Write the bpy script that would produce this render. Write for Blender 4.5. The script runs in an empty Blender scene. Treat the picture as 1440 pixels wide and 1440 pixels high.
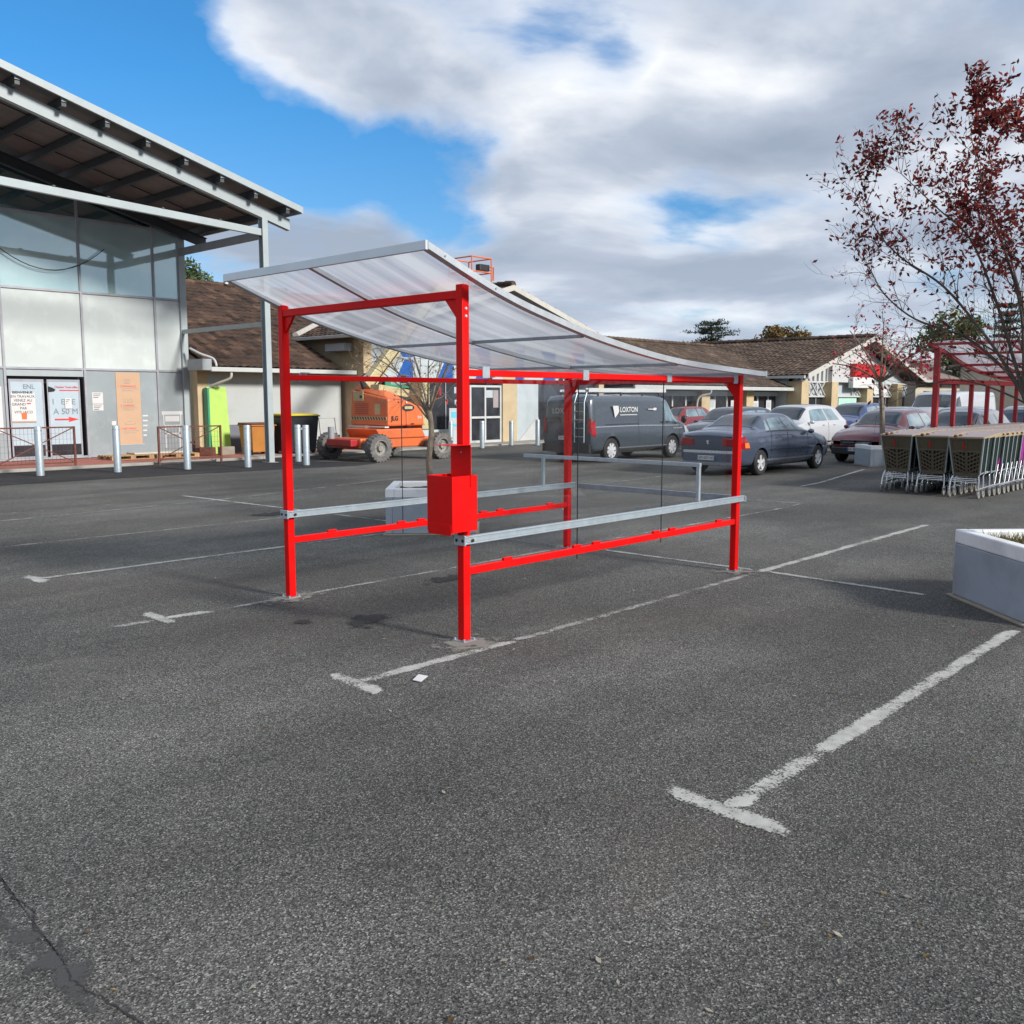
import bpy, bmesh, math, random
from mathutils import Vector, Matrix
R = math.radians
rnd = random.Random(7)
scene = bpy.context.scene
COL = scene.collection
ORG = {}

# ------------------------------------------------------------------ helpers
def thing(name, label, cat, loc=(0, 0, 0), group=None, rotz=0.0):
    o = bpy.data.objects.new(name, None)
    COL.objects.link(o)
    o.location = loc
    o.rotation_euler = (0, 0, rotz)
    o.empty_display_size = 0.2
    o['label'] = label
    o['category'] = cat
    if group: o['group'] = group
    ORG[o] = Vector(loc)
    return o

def tag(o, label, cat, group=None, kind=None):
    if label: o['label'] = label
    if cat: o['category'] = cat
    if group: o['group'] = group
    if kind: o['kind'] = kind
    return o

class MB:
    def __init__(s):
        s.v = []; s.f = []; s.m = []; s.cur = 0
    def add(s, vs, fs):
        n = len(s.v)
        s.v += [tuple(v) for v in vs]
        for f in fs:
            s.f.append(tuple(n + i for i in f)); s.m.append(s.cur)
        return s
    def box(s, x0, y0, z0, x1, y1, z1):
        return s.add([(x0,y0,z0),(x1,y0,z0),(x1,y1,z0),(x0,y1,z0),(x0,y0,z1),(x1,y0,z1),(x1,y1,z1),(x0,y1,z1)],
              [(0,3,2,1),(4,5,6,7),(0,1,5,4),(1,2,6,5),(2,3,7,6),(3,0,4,7)])
    def bar(s, p0, p1, w, h, up=(0,0,1)):
        p0 = Vector(p0); p1 = Vector(p1); d = (p1-p0).normalized()
        side = d.cross(Vector(up))
        if side.length < 1e-4: side = d.cross(Vector((1,0,0)))
        side.normalize(); u = side.cross(d)
        a = side*w/2; b = u*h/2
        vs = [p0-a-b,p0+a-b,p0+a+b,p0-a+b,p1-a-b,p1+a-b,p1+a+b,p1-a+b]
        return s.add(vs, [(0,3,2,1),(4,5,6,7),(0,1,5,4),(1,2,6,5),(2,3,7,6),(3,0,4,7)][0:0] or
              [(0,1,2,3),(7,6,5,4),(4,5,1,0),(5,6,2,1),(6,7,3,2),(7,4,0,3)])
    def tube(s, pts, r, n=8, r2=None, cap=True):
        pts = [Vector(p) for p in pts]
        rs = [r]*len(pts) if not isinstance(r,(list,tuple)) else list(r)
        if r2 is not None:
            rs = [r+(r2-r)*i/(len(pts)-1) for i in range(len(pts))]
        base = len(s.v); ref = None
        for i, p in enumerate(pts):
            if i == 0: d = pts[1]-p
            elif i == len(pts)-1: d = p-pts[i-1]
            else: d = pts[i+1]-pts[i-1]
            if d.length < 1e-9: d = Vector((0,0,1))
            d.normalize()
            if ref is None:
                ref = d.cross(Vector((0,0,1)))
                if ref.length < .05: ref = d.cross(Vector((1,0,0)))
            ref = (ref - d*ref.dot(d)); ref.normalize(); b = d.cross(ref)
            for k in range(n):
                a = 2*math.pi*k/n
                s.v.append(tuple(p+(ref*math.cos(a)+b*math.sin(a))*rs[i]))
        for i in range(len(pts)-1):
            for k in range(n):
                k2 = (k+1)%n
                s.f.append((base+i*n+k, base+(i+1)*n+k, base+(i+1)*n+k2, base+i*n+k2)); s.m.append(s.cur)
        if cap:
            s.f.append(tuple(base+k for k in range(n))); s.m.append(s.cur)
            s.f.append(tuple(base+(len(pts)-1)*n+k for k in reversed(range(n)))); s.m.append(s.cur)
        return s
    def lathe(s, prof, c, axis='z', n=24):
        # prof: list of (r, h)
        base = len(s.v); c = Vector(c)
        for r, h in prof:
            for k in range(n):
                a = 2*math.pi*k/n; x = r*math.cos(a); y = r*math.sin(a)
                if axis == 'z': v = (x, y, h)
                elif axis == 'y': v = (x, h, y)
                else: v = (h, x, y)
                s.v.append(tuple(c+Vector(v)))
        for i in range(len(prof)-1):
            for k in range(n):
                k2 = (k+1)%n
                q = (base+i*n+k, base+i*n+k2, base+(i+1)*n+k2, base+(i+1)*n+k)
                s.f.append(q if axis != 'y' else q[::-1]); s.m.append(s.cur)
        return s
    def prism(s, poly, axis, a, b):
        # poly 2d in the two other axes, extruded along axis from a to b
        n = len(poly)
        def P(p, t):
            if axis == 'x': return (t, p[0], p[1])
            if axis == 'y': return (p[0], t, p[1])
            return (p[0], p[1], t)
        vs = [P(p,a) for p in poly]+[P(p,b) for p in poly]
        fs = [tuple(range(n))[::-1], tuple(range(n,2*n))]+[(i,(i+1)%n,n+(i+1)%n,n+i) for i in range(n)]
        return s.add(vs, fs)
    def poly(s, pts):
        return s.add(pts, [tuple(range(len(pts)))])
    def ell(s, c, r, n=10, m=7):
        c = Vector(c); base = len(s.v)
        for i in range(m+1):
            t = math.pi*i/m
            for k in range(n):
                a = 2*math.pi*k/n
                s.v.append((c.x+r[0]*math.sin(t)*math.cos(a), c.y+r[1]*math.sin(t)*math.sin(a), c.z+r[2]*math.cos(t)))
        for i in range(m):
            for k in range(n):
                k2=(k+1)%n
                s.f.append((base+i*n+k, base+(i+1)*n+k, base+(i+1)*n+k2, base+i*n+k2)); s.m.append(s.cur)
        return s

def part(mb, name, mat, parent=None, bevel=0.0, smooth=False, world=False, ang=35, label=None, fixn=False):
    me = bpy.data.meshes.new(name)
    off = ORG[parent] if (parent is not None and world) else Vector((0,0,0))
    vs = [(v[0]-off.x, v[1]-off.y, v[2]-off.z) for v in mb.v] if off.length else mb.v
    me.from_pydata(vs, [], mb.f)
    mats = mat if isinstance(mat, (list, tuple)) else [mat]
    for m in mats: me.materials.append(m)
    if len(mats) > 1: me.polygons.foreach_set('material_index', mb.m)
    if fixn:
        bm = bmesh.new(); bm.from_mesh(me); bmesh.ops.remove_doubles(bm, verts=bm.verts, dist=1e-5)
        bmesh.ops.recalc_face_normals(bm, faces=bm.faces); bm.to_mesh(me); bm.free()
    if smooth:
        me.shade_smooth(); me.set_sharp_from_angle(angle=R(ang))
    me.update()
    o = bpy.data.objects.new(name, me)
    COL.objects.link(o)
    if parent is not None: o.parent = parent
    ORG[o] = ORG[parent] if parent is not None else Vector((0,0,0))
    if bevel:
        b = o.modifiers.new('bevel', 'BEVEL'); b.width = bevel; b.segments = 2; b.limit_method = 'ANGLE'
        b.harden_normals = False
    if label: o['label'] = label
    return o

def solo(mb, name, mat, label, cat, group=None, **k):
    o = part(mb, name, mat, None, **k)
    return tag(o, label, cat, group)

def structure(mb, name, mat, **k):
    o = part(mb, name, mat, None, **k); o['kind'] = 'structure'; return o

CH = {}
def kids(o):
    return [c for c in list(bpy.data.objects) if c.parent is o]
def dup(root, loc, rotz=0.0, label=None, swap=None, tree=None):
    def rec(o, par):
        c = o.copy(); COL.objects.link(c)
        if par is not None: c.parent = par
        if swap and o.name.split('.')[0] in swap:
            c.data = o.data.copy(); c.data.materials.clear(); c.data.materials.append(swap[o.name.split('.')[0]])
        for ch in tree.get(o, []): rec(ch, c)
        return c
    if tree is None:
        tree = {}
        for ch in bpy.data.objects:
            if ch.parent: tree.setdefault(ch.parent, []).append(ch)
    r = rec(root, None)
    r.location = loc; r.rotation_euler = (0,0,rotz)
    if label: r['label'] = label
    return r
def treeof():
    t = {}
    for ch in bpy.data.objects:
        if ch.parent: t.setdefault(ch.parent, []).append(ch)
    return t

def text(s, size, mat, parent, name, pos, rot=(90,0,0), ext=0.002, align='CENTER', sx=1.0, world=False, bold=0.0, space=1.0):
    cu = bpy.data.curves.new('lettering', 'FONT'); cu.body = s; cu.size = size; cu.extrude = ext
    cu.align_x = align; cu.align_y = 'CENTER'; cu.offset = bold; cu.resolution_u = 3; cu.space_line = space
    to = bpy.data.objects.new('lettering', cu); COL.objects.link(to)
    dg = bpy.context.evaluated_depsgraph_get()
    me = bpy.data.meshes.new_from_object(to.evaluated_get(dg))
    bpy.data.objects.remove(to); bpy.data.curves.remove(cu)
    M = Matrix.Rotation(R(rot[2]),4,'Z') @ Matrix.Rotation(R(rot[1]),4,'Y') @ Matrix.Rotation(R(rot[0]),4,'X') @ Matrix.Diagonal((sx,1,1,1))
    off = Vector(pos) - (ORG[parent] if world else Vector((0,0,0)))
    me.transform(Matrix.Translation(off) @ M)
    me.materials.clear(); me.materials.append(mat)
    o = bpy.data.objects.new(name, me); COL.objects.link(o); o.parent = parent; ORG[o] = ORG[parent]
    return o

# ------------------------------------------------------------------ materials
def newmat(name):
    m = bpy.data.materials.new(name); m.use_nodes = True
    nt = m.node_tree; b = nt.nodes['Principled BSDF']
    return m, nt, b
def N(nt, t, **k):
    n = nt.nodes.new(t)
    for a, v in k.items():
        if hasattr(n, a): setattr(n, a, v)
    return n
def setin(n, **k):
    for a, v in k.items():
        n.inputs[a.replace('_', ' ')].default_value = v
def rgba(c): return (c[0], c[1], c[2], 1)
def ramp(nt, fac, stops, interp='LINEAR'):
    r = nt.nodes.new('ShaderNodeValToRGB'); r.color_ramp.interpolation = interp
    e = r.color_ramp.elements
    while len(e) < len(stops): e.new(0.5)
    for i, (p, c) in enumerate(stops):
        e[i].position = p; e[i].color = rgba(c) if isinstance(c, (tuple, list)) else (c, c, c, 1)
    nt.links.new(fac, r.inputs[0]); return r
def mixc(nt, fac, a, b, mode='MIX'):
    n = nt.nodes.new('ShaderNodeMix'); n.data_type = 'RGBA'; n.blend_type = mode
    L = nt.links
    for i, x in ((0, fac), (6, a), (7, b)):
        if isinstance(x, (int, float)): n.inputs[i].default_value = x
        elif isinstance(x, (tuple, list)): n.inputs[i].default_value = rgba(x)
        else: L.new(x, n.inputs[i])
    return n.outputs[2]
def noise(nt, vec, scale, detail=4, rough=.55, dist=0.0):
    n = nt.nodes.new('ShaderNodeTexNoise'); setin(n, Scale=scale, Detail=detail, Roughness=rough, Distortion=dist)
    nt.links.new(vec, n.inputs['Vector']); return n.outputs[0]
def coords(nt, kind='Object'):
    return nt.nodes.new('ShaderNodeTexCoord').outputs[kind]
def worldpos(nt):
    return nt.nodes.new('ShaderNodeNewGeometry').outputs['Position']
def bump(nt, b, h, strength=.3, dist=.01):
    n = nt.nodes.new('ShaderNodeBump'); n.inputs['Strength'].default_value = strength; n.inputs['Distance'].default_value = dist
    nt.links.new(h, n.inputs['Height']); nt.links.new(n.outputs[0], b.inputs['Normal'])

def paint(name, c, rough=.4, metal=0.0, var=.12, scale=3.0, coat=0.0, dirt=None, spec=.5, bumpy=0.0, fine=0.0, scuff=0.0):
    m, nt, b = newmat(name)
    p = worldpos(nt)
    n1 = noise(nt, p, scale, 5)
    dark = tuple(x*(1-var) for x in c); lite = tuple(min(1, x*(1+var)) for x in c)
    r = ramp(nt, n1, [(.3, dark), (.7, lite)])
    col = r.outputs[0]
    if fine:
        n3 = noise(nt, p, 40, 3)
        col = mixc(nt, n3, col, tuple(x*(1-fine) for x in c))
    if dirt:
        n2 = noise(nt, p, 1.7, 8, .65)
        f = ramp(nt, n2, [(.5, 0.0), (.72, 1.0)]).outputs[0]
        mm = nt.nodes.new('ShaderNodeMath'); mm.operation = 'MULTIPLY'; mm.inputs[1].default_value = dirt[1]
        nt.links.new(f, mm.inputs[0])
        col = mixc(nt, mm.outputs[0], col, dirt[0])
    nt.links.new(col, b.inputs['Base Color'])
    setin(b, Metallic=metal)
    rr = ramp(nt, noise(nt, p, scale*4, 4), [(.2, max(0.02, rough*.8)), (.8, min(1, rough*1.2))])
    nt.links.new(rr.outputs[0], b.inputs['Roughness'])
    b.inputs['Specular IOR Level'].default_value = spec
    if coat:
        b.inputs['Coat Weight'].default_value = coat; b.inputs['Coat Roughness'].default_value = .06
    if bumpy: bump(nt, b, noise(nt, p, 60, 4), bumpy, .005)
    if scuff:
        f1 = ramp(nt, noise(nt, p, 23, 8, .75), [(.66, 0.0), (.70, scuff)]).outputs[0]
        sp_ = nt.nodes.new('ShaderNodeSeparateXYZ'); nt.links.new(p, sp_.inputs[0])
        lowm = ramp(nt, sp_.outputs[2], [(.0, 1.0), (.12, .55), (.30, .18)]).outputs[0]
        f2 = mixc(nt, 1.0, f1, lowm, 'MULTIPLY')
        col2 = mixc(nt, f2, col, (.16,.07,.05)); nt.links.new(col2, b.inputs['Base Color'])
    return m

M = {}
M['red'] = paint('red_powder_coat', (.76, .004, .004), .42, var=.04, scale=2, dirt=((.46,.02,.016), .5), spec=.16, scuff=.9)
M['redold'] = paint('faded_red_paint', (.36, .014, .018), .5, var=.12, scale=3)
M['galv'] = paint('galvanised_steel', (.50, .58, .63), .42, .55, var=.16, scale=14, fine=.15)
M['galvdark'] = paint('galvanised_dull', (.33, .38, .42), .5, .5, var=.15, scale=10)
M['alu'] = paint('aluminium_profile', (.60, .64, .67), .38, .6, var=.06, scale=4)
M['white'] = paint('white_paint', (.52, .53, .53), .5, var=.06, dirt=((.45,.43,.4), .35))
M['offwhite'] = paint('warm_white_trim', (.50, .49, .45), .5, var=.06, dirt=((.35,.33,.3), .4))
M['steelwhite'] = paint('pale_steel_paint', (.36, .41, .425), .4, var=.05, dirt=((.30,.32,.32), .3))
M['steelgrey'] = paint('grey_steel_paint', (.28, .31, .33), .45, var=.08)
M['soffit'] = paint('brown_soffit_board', (.16, .135, .125), .7, var=.15)
M['purlin'] = paint('dark_purlin_steel', (.055, .06, .065), .5, .2)
M['black'] = paint('black_rubber', (.016, .016, .017), .7, var=.2, scale=9)
M['plastic_black'] = paint('black_plastic', (.022, .024, .028), .4)
M['concrete'] = paint('pale_concrete', (.33, .31, .28), .85, var=.15, bumpy=.3, dirt=((.18,.17,.15), .5))
M['render_grey'] = paint('grey_rendered_wall', (.43, .455, .45), .85, var=.05, scale=1.2, dirt=((.36,.37,.36), .4), bumpy=.12)
M['render_grey_dark'] = paint('dark_grey_plinth', (.16,.17,.20), .8)
M['cream'] = paint('cream_render', (.50, .39, .24), .85, var=.08, dirt=((.38,.29,.18), .5), bumpy=.15)
M['paneltile'] = paint('pale_panel', (.45, .50, .52), .4, var=.05)
M['blue'] = paint('blue_sign_panel', (.015, .095, .36), .35, var=.06)
M['green_board'] = paint('lime_green_board', (.38, .58, .10), .5, var=.08, dirt=((.30,.42,.12), .4))
M['orange'] = paint('orange_machine_paint', (.68, .145, .042), .42, var=.10, dirt=((.36,.14,.08), .6), coat=.1)
M['boomcream'] = paint('cream_machine_paint', (.50, .43, .24), .45, var=.08, dirt=((.30,.24,.14), .6))
M['orange_bin'] = paint('orange_brown_plastic', (.42, .17, .035), .45, var=.08)
M['bin_lid'] = paint('brown_plastic_lid', (.14, .035, .02), .5)
M['yellow'] = paint('yellow_plastic', (.70, .55, .03), .45)
M['rust'] = paint('rusty_brown_steel', (.12, .035, .022), .7, var=.3, scale=12)
M['tarmac_new'] = None
M['wood'] = paint('pallet_wood', (.42, .27, .13), .8, var=.25, scale=9, bumpy=.3)
M['kraft'] = paint('tan_poster_paper', (.52, .34, .22), .7, var=.04)
M['paper'] = paint('white_paper', (.60, .60, .60), .7, var=.03)
M['ink'] = paint('black_ink', (.02, .02, .025), .6)
M['inkgrey'] = paint('grey_ink', (.20, .24, .28), .6)
M['inkred'] = paint('red_ink', (.65, .03, .03), .6)
M['frost'] = paint('whitewashed_glass', (.53, .58, .57), .14, var=.06, scale=.9, dirt=((.64,.69,.68), .8), spec=.6)
M['frostgrey'] = paint('grey_filmed_glass', (.29, .33, .345), .2, var=.10, scale=.8, dirt=((.40,.43,.44), .6), spec=.6)
M['doorfilm'] = paint('pale_blue_door_film', (.42, .51, .57), .3, var=.05, scale=2)
M['mullion'] = paint('grey_mullion', (.34, .35, .38), .4, .2)
M['planter_up'] = paint('planter_rim_white', (.78, .80, .82), .6, var=.05, dirt=((.4,.4,.38), .4))
M['planter'] = paint('planter_grey_blue_paint', (.31, .36, .42), .7, var=.07, scale=2, dirt=((.21,.23,.25), .55), bumpy=.15, scuff=.5)
M['soil'] = paint('dark_soil', (.05, .035, .022), .95, var=.4, scale=20, bumpy=.6)
M['bark'] = paint('grey_brown_bark', (.20, .16, .12), .9, var=.35, scale=14, bumpy=.5)
M['barkdark'] = paint('dark_bark', (.075, .058, .048), .9, var=.3, scale=14, bumpy=.4)
M['chrome'] = paint('zinc_plated_wire', (.62, .64, .66), .28, .9, var=.1)
M['cart'] = paint('olive_brown_plastic', (.080, .062, .036), .5, var=.12)
M['cartside'] = paint('dark_green_black_plastic', (.010, .020, .019), .6, var=.2, spec=.2)
M['cartmag'] = paint('magenta_plastic', (.26, .02, .22), .5)
M['cartrim'] = paint('beige_plastic_rim', (.33, .26, .17), .5, var=.1)
M['cartflap'] = paint('pale_pink_beige_flap', (.34, .285, .285), .45, var=.06)
M['cartedge'] = paint('grey_cart_edge', (.26, .30, .30), .4)
M['wheelgrey'] = paint('grey_rubber_tyre', (.25, .24, .22), .7, var=.3, scale=10)
M['dustytyre'] = paint('dusty_grey_tyre', (.13, .125, .12), .85, var=.35, scale=9, bumpy=.4)
M['rim'] = paint('alloy_rim', (.62, .64, .66), .35, .3)
M['lampred'] = paint('red_lamp_glass', (.32, .008, .012), .12, coat=.8)
M['lampclear'] = paint('clear_lamp_glass', (.55, .57, .6), .1, coat=.8)
M['lampamber'] = paint('amber_lamp_glass', (.75, .20, .05), .12, coat=.8)
M['signred'] = paint('red_sign_face', (.60, .012, .012), .4, fine=.3)
M['brass'] = paint('grey_flashing', (.42, .40, .37), .6)
M['gutter'] = paint('white_gutter', (.46, .48, .47), .45, var=.06, dirt=((.38,.38,.35), .4))
M['shopdark'] = paint('dark_shop_interior', (.03, .032, .038), .12, var=.5, scale=2, spec=.6)
M['mint'] = paint('mint_window_film', (.45, .72, .60), .3)
M['greensign'] = paint('green_sign_face', (.03, .27, .16), .4)
M['cyan'] = paint('cyan_sign_face', (.12, .50, .68), .4)
M['stone'] = paint('concrete_block', (.28, .25, .20), .9, var=.2, bumpy=.4)
M['redpave'] = paint('red_paving', (.38, .13, .10), .8, var=.18, scale=4, bumpy=.2)
M['roofsheet'] = paint('pale_roof_sheet', (.60,.64,.66), .4, .3)
M['farwall'] = paint('far_beige_wall', (.50,.45,.36), .85, var=.08)
M['farroof'] = paint('far_grey_brown_roof', (.22,.17,.15), .85, var=.2, scale=2)

def carpaint(name, c, metal=.35, rough=.28):
    m = paint(name, c, rough, metal, var=.0, scale=.5, coat=1.0)
    return m
M['p_van'] = carpaint('van_grey_paint', (.058, .074, .094), .2)
M['p_sedan'] = carpaint('blue_grey_car_paint', (.072, .096, .150), .35)
M['p_dark'] = carpaint('dark_navy_car_paint', (.03, .035, .05))
M['p_redbright'] = carpaint('red_car_paint', (.20, .010, .016), .1)
M['p_wine'] = carpaint('wine_red_car_paint', (.10, .006, .012), .1)
M['p_white'] = carpaint('white_car_paint', (.47, .48, .50), 0)
M['p_blue'] = carpaint('blue_car_paint', (.035, .06, .19), .3)
M['p_grey'] = carpaint('grey_car_paint', (.22, .24, .27), .4)
M['p_silver'] = carpaint('silver_car_paint', (.38, .40, .44), .3)
def glassdark(name, c, rough=.05):
    m, nt, b = newmat(name)
    n = noise(nt, worldpos(nt), 2.5, 3)
    r = ramp(nt, n, [(.35, tuple(x*.6 for x in c)), (.7, tuple(x*1.5 for x in c))])
    nt.links.new(r.outputs[0], b.inputs['Base Color'])
    setin(b, Roughness=rough); b.inputs['Specular IOR Level'].default_value = .9
    b.inputs['Coat Weight'].default_value = 1.0; b.inputs['Coat Roughness'].default_value = .02
    return m
M['carglass'] = glassdark('dark_car_glass', (.015, .020, .024))
M['carglasslight'] = glassdark('car_glass_painted_sky', (.12, .19, .22))  # paler copy of the glass, sky reflection painted into its colour

# facade glass: real gloss over a diffuse colour with reflections painted in
def facade_glass(name, c0, c1, refl):
    m, nt, b = newmat(name)
    out = nt.nodes['Material Output']
    p = worldpos(nt)
    g = N(nt, 'ShaderNodeBsdfGlossy'); g.inputs['Color'].default_value = (.80, .97, .97, 1); g.inputs['Roughness'].default_value = .03
    d = N(nt, 'ShaderNodeBsdfDiffuse'); r = ramp(nt, noise(nt, p, .6, 4), [(.35, c0), (.7, c1)])
    nt.links.new(r.outputs[0], d.inputs['Color'])
    mx = N(nt, 'ShaderNodeMixShader'); mx.inputs[0].default_value = refl
    nt.links.new(d.outputs[0], mx.inputs[1]); nt.links.new(g.outputs[0], mx.inputs[2]); nt.links.new(mx.outputs[0], out.inputs[0])
    bm = N(nt, 'ShaderNodeBump'); bm.inputs['Strength'].default_value = .05; bm.inputs['Distance'].default_value = .05
    nt.links.new(noise(nt, p, .8, 2), bm.inputs['Height']); nt.links.new(bm.outputs[0], g.inputs['Normal'])
    return m
M['facade'] = facade_glass('facade_glass_painted_clouds', (.44,.64,.64), (.70,.84,.82), .42)  # pale diffuse colour paints in the bright clouds mirrored by these panes
M['facade_canopy_tone'] = facade_glass('gable_glass_painted_canopy', (.03,.07,.08), (.07,.12,.13), .50)  # dark copy: mirrored canopy underside painted into the diffuse colour

def clear_glass(name, tint=(.93,.96,.96), refl=.9, dusty=.05):
    m, nt, b = newmat(name)
    out = nt.nodes['Material Output']; nt.nodes.remove(b)
    t = N(nt, 'ShaderNodeBsdfTransparent'); t.inputs['Color'].default_value = rgba(tint)
    g = N(nt, 'ShaderNodeBsdfGlossy'); g.inputs['Roughness'].default_value = .02
    fr = N(nt, 'ShaderNodeFresnel'); fr.inputs['IOR'].default_value = 1.35
    mu = N(nt, 'ShaderNodeMath', operation='MULTIPLY'); mu.inputs[1].default_value = refl
    nt.links.new(fr.outputs[0], mu.inputs[0])
    mx = N(nt, 'ShaderNodeMixShader'); nt.links.new(mu.outputs[0], mx.inputs[0])
    nt.links.new(t.outputs[0], mx.inputs[1]); nt.links.new(g.outputs[0], mx.inputs[2])
    d = N(nt, 'ShaderNodeBsdfDiffuse'); d.inputs['Color'].default_value = (.6,.63,.66,1)
    m2 = N(nt, 'ShaderNodeMixShader')
    f = ramp(nt, noise(nt, worldpos(nt), 1.3, 6), [(.45, 0.0), (.75, dusty)])
    nt.links.new(f.outputs[0], m2.inputs[0]); nt.links.new(mx.outputs[0], m2.inputs[1]); nt.links.new(d.outputs[0], m2.inputs[2])
    nt.links.new(m2.outputs[0], out.inputs[0])
    return m
M['glass'] = clear_glass('clear_side_panel', (.994,.996,.996), .08, .0)

def polycarb():
    m, nt, b = newmat('ribbed_polycarbonate')
    out = nt.nodes['Material Output']; nt.nodes.remove(b)
    p = worldpos(nt)
    mp = N(nt, 'ShaderNodeMapping'); mp.inputs['Scale'].default_value = (0.25, 3.2, 0.25)
    nt.links.new(p, mp.inputs[0])
    st = noise(nt, mp.outputs[0], 1.6, 3)
    c = ramp(nt, st, [(.36, (.56,.58,.65)), (.50, (.70,.73,.79)), (.64, (.88,.91,.94))])
    tr = N(nt, 'ShaderNodeBsdfTranslucent'); nt.links.new(c.outputs[0], tr.inputs[0])
    df = N(nt, 'ShaderNodeBsdfDiffuse'); nt.links.new(c.outputs[0], df.inputs[0])
    m1 = N(nt, 'ShaderNodeMixShader'); m1.inputs[0].default_value = .30
    nt.links.new(tr.outputs[0], m1.inputs[1]); nt.links.new(df.outputs[0], m1.inputs[2])
    tp = N(nt, 'ShaderNodeBsdfTransparent'); tp.inputs[0].default_value = (.86,.88,.92,1)
    fac = ramp(nt, st, [(.35, .34), (.65, .16)])
    m2 = N(nt, 'ShaderNodeMixShader'); nt.links.new(fac.outputs[0], m2.inputs[0])
    nt.links.new(m1.outputs[0], m2.inputs[1]); nt.links.new(tp.outputs[0], m2.inputs[2])
    g = N(nt, 'ShaderNodeBsdfGlossy'); g.inputs['Roughness'].default_value = .22; g.inputs[0].default_value = (.9,.9,.9,1)
    fr = N(nt, 'ShaderNodeFresnel'); fr.inputs['IOR'].default_value = 1.5
    m3 = N(nt, 'ShaderNodeMixShader'); nt.links.new(fr.outputs[0], m3.inputs[0])
    nt.links.new(m2.outputs[0], m3.inputs[1]); nt.links.new(g.outputs[0], m3.inputs[2])
    nt.links.new(m3.outputs[0], out.inputs[0])
    return m
M['poly'] = polycarb()

def asphalt(name, lo, hi, fine=1.0, patches=True):
    m, nt, b = newmat(name)
    p = worldpos(nt)
    big = noise(nt, p, .22, 6, .6)
    mid = noise(nt, p, 1.6, 6, .6)
    base = ramp(nt, big, [(.36, lo), (.62, hi)]).outputs[0]
    mp3 = N(nt, 'ShaderNodeMapping'); mp3.inputs['Scale'].default_value = (.16, .62, 1); nt.links.new(p, mp3.inputs[0])
    tr_ = ramp(nt, noise(nt, mp3.outputs[0], 1.0, 5, .6), [(.38, .64), (.62, 1.08)]).outputs[0]
    base = mixc(nt, 1.0, base, tr_, 'MULTIPLY')
    base = mixc(nt, ramp(nt, mid, [(.35, 0.0), (.75, .45)]).outputs[0], base, tuple(x*.72 for x in lo))
    # aggregate
    v = nt.nodes.new('ShaderNodeTexVoronoi'); v.inputs['Scale'].default_value = 175; nt.links.new(p, v.inputs['Vector'])
    hs = nt.nodes.new('ShaderNodeSeparateColor'); nt.links.new(v.outputs['Color'], hs.inputs[0])
    ag = ramp(nt, hs.outputs[0], [(.0, .12), (.45, .70), (.85, 1.50), (1.0, 3.4)]).outputs[0]
    f2 = ramp(nt, noise(nt, p, 85, 4, .75), [(.3, .45), (.7, 1.55)]).outputs[0]
    col = mixc(nt, .9, base, ag, 'MULTIPLY')
    col = mixc(nt, .8, col, f2, 'MULTIPLY')
    # stains
    s1 = ramp(nt, noise(nt, p, .9, 8, .7, 1.0), [(.66, 0.0), (.74, .55)]).outputs[0]
    col = mixc(nt, s1, col, tuple(x*.5 for x in lo))
    # pale dusty scuffs
    s2 = ramp(nt, noise(nt, p, .55, 9, .72, .6), [(.58, 0.0), (.78, .45)]).outputs[0]
    col = mixc(nt, s2, col, (.20,.19,.17))
    wb_ = ramp(nt, noise(nt, p, .38, 7, .7, .4), [(.50, 0.0), (.72, .30)]).outputs[0]
    col = mixc(nt, wb_, col, (.125,.098,.078))
    # bright specks
    v2 = nt.nodes.new('ShaderNodeTexVoronoi'); v2.inputs['Scale'].default_value = 7; nt.links.new(p, v2.inputs['Vector'])
    sp = ramp(nt, v2.outputs['Distance'], [(.035, .8), (.055, 0.0)]).outputs[0]
    col = mixc(nt, sp, col, (.34,.33,.31))
    nt.links.new(col, b.inputs['Base Color'])
    setin(b, Roughness=.85); b.inputs['Specular IOR Level'].default_value = .3
    h = mixc(nt, .5, v.outputs['Distance'], noise(nt, p, 70, 4, .7))
    bump(nt, b, h, .55*fine, .008)
    return m
M['asphalt'] = asphalt('worn_asphalt', (.086,.085,.079), (.158,.155,.143))
M['tarmac_new'] = asphalt('fresh_dark_tarmac', (.024,.024,.028), (.038,.038,.044))

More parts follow.
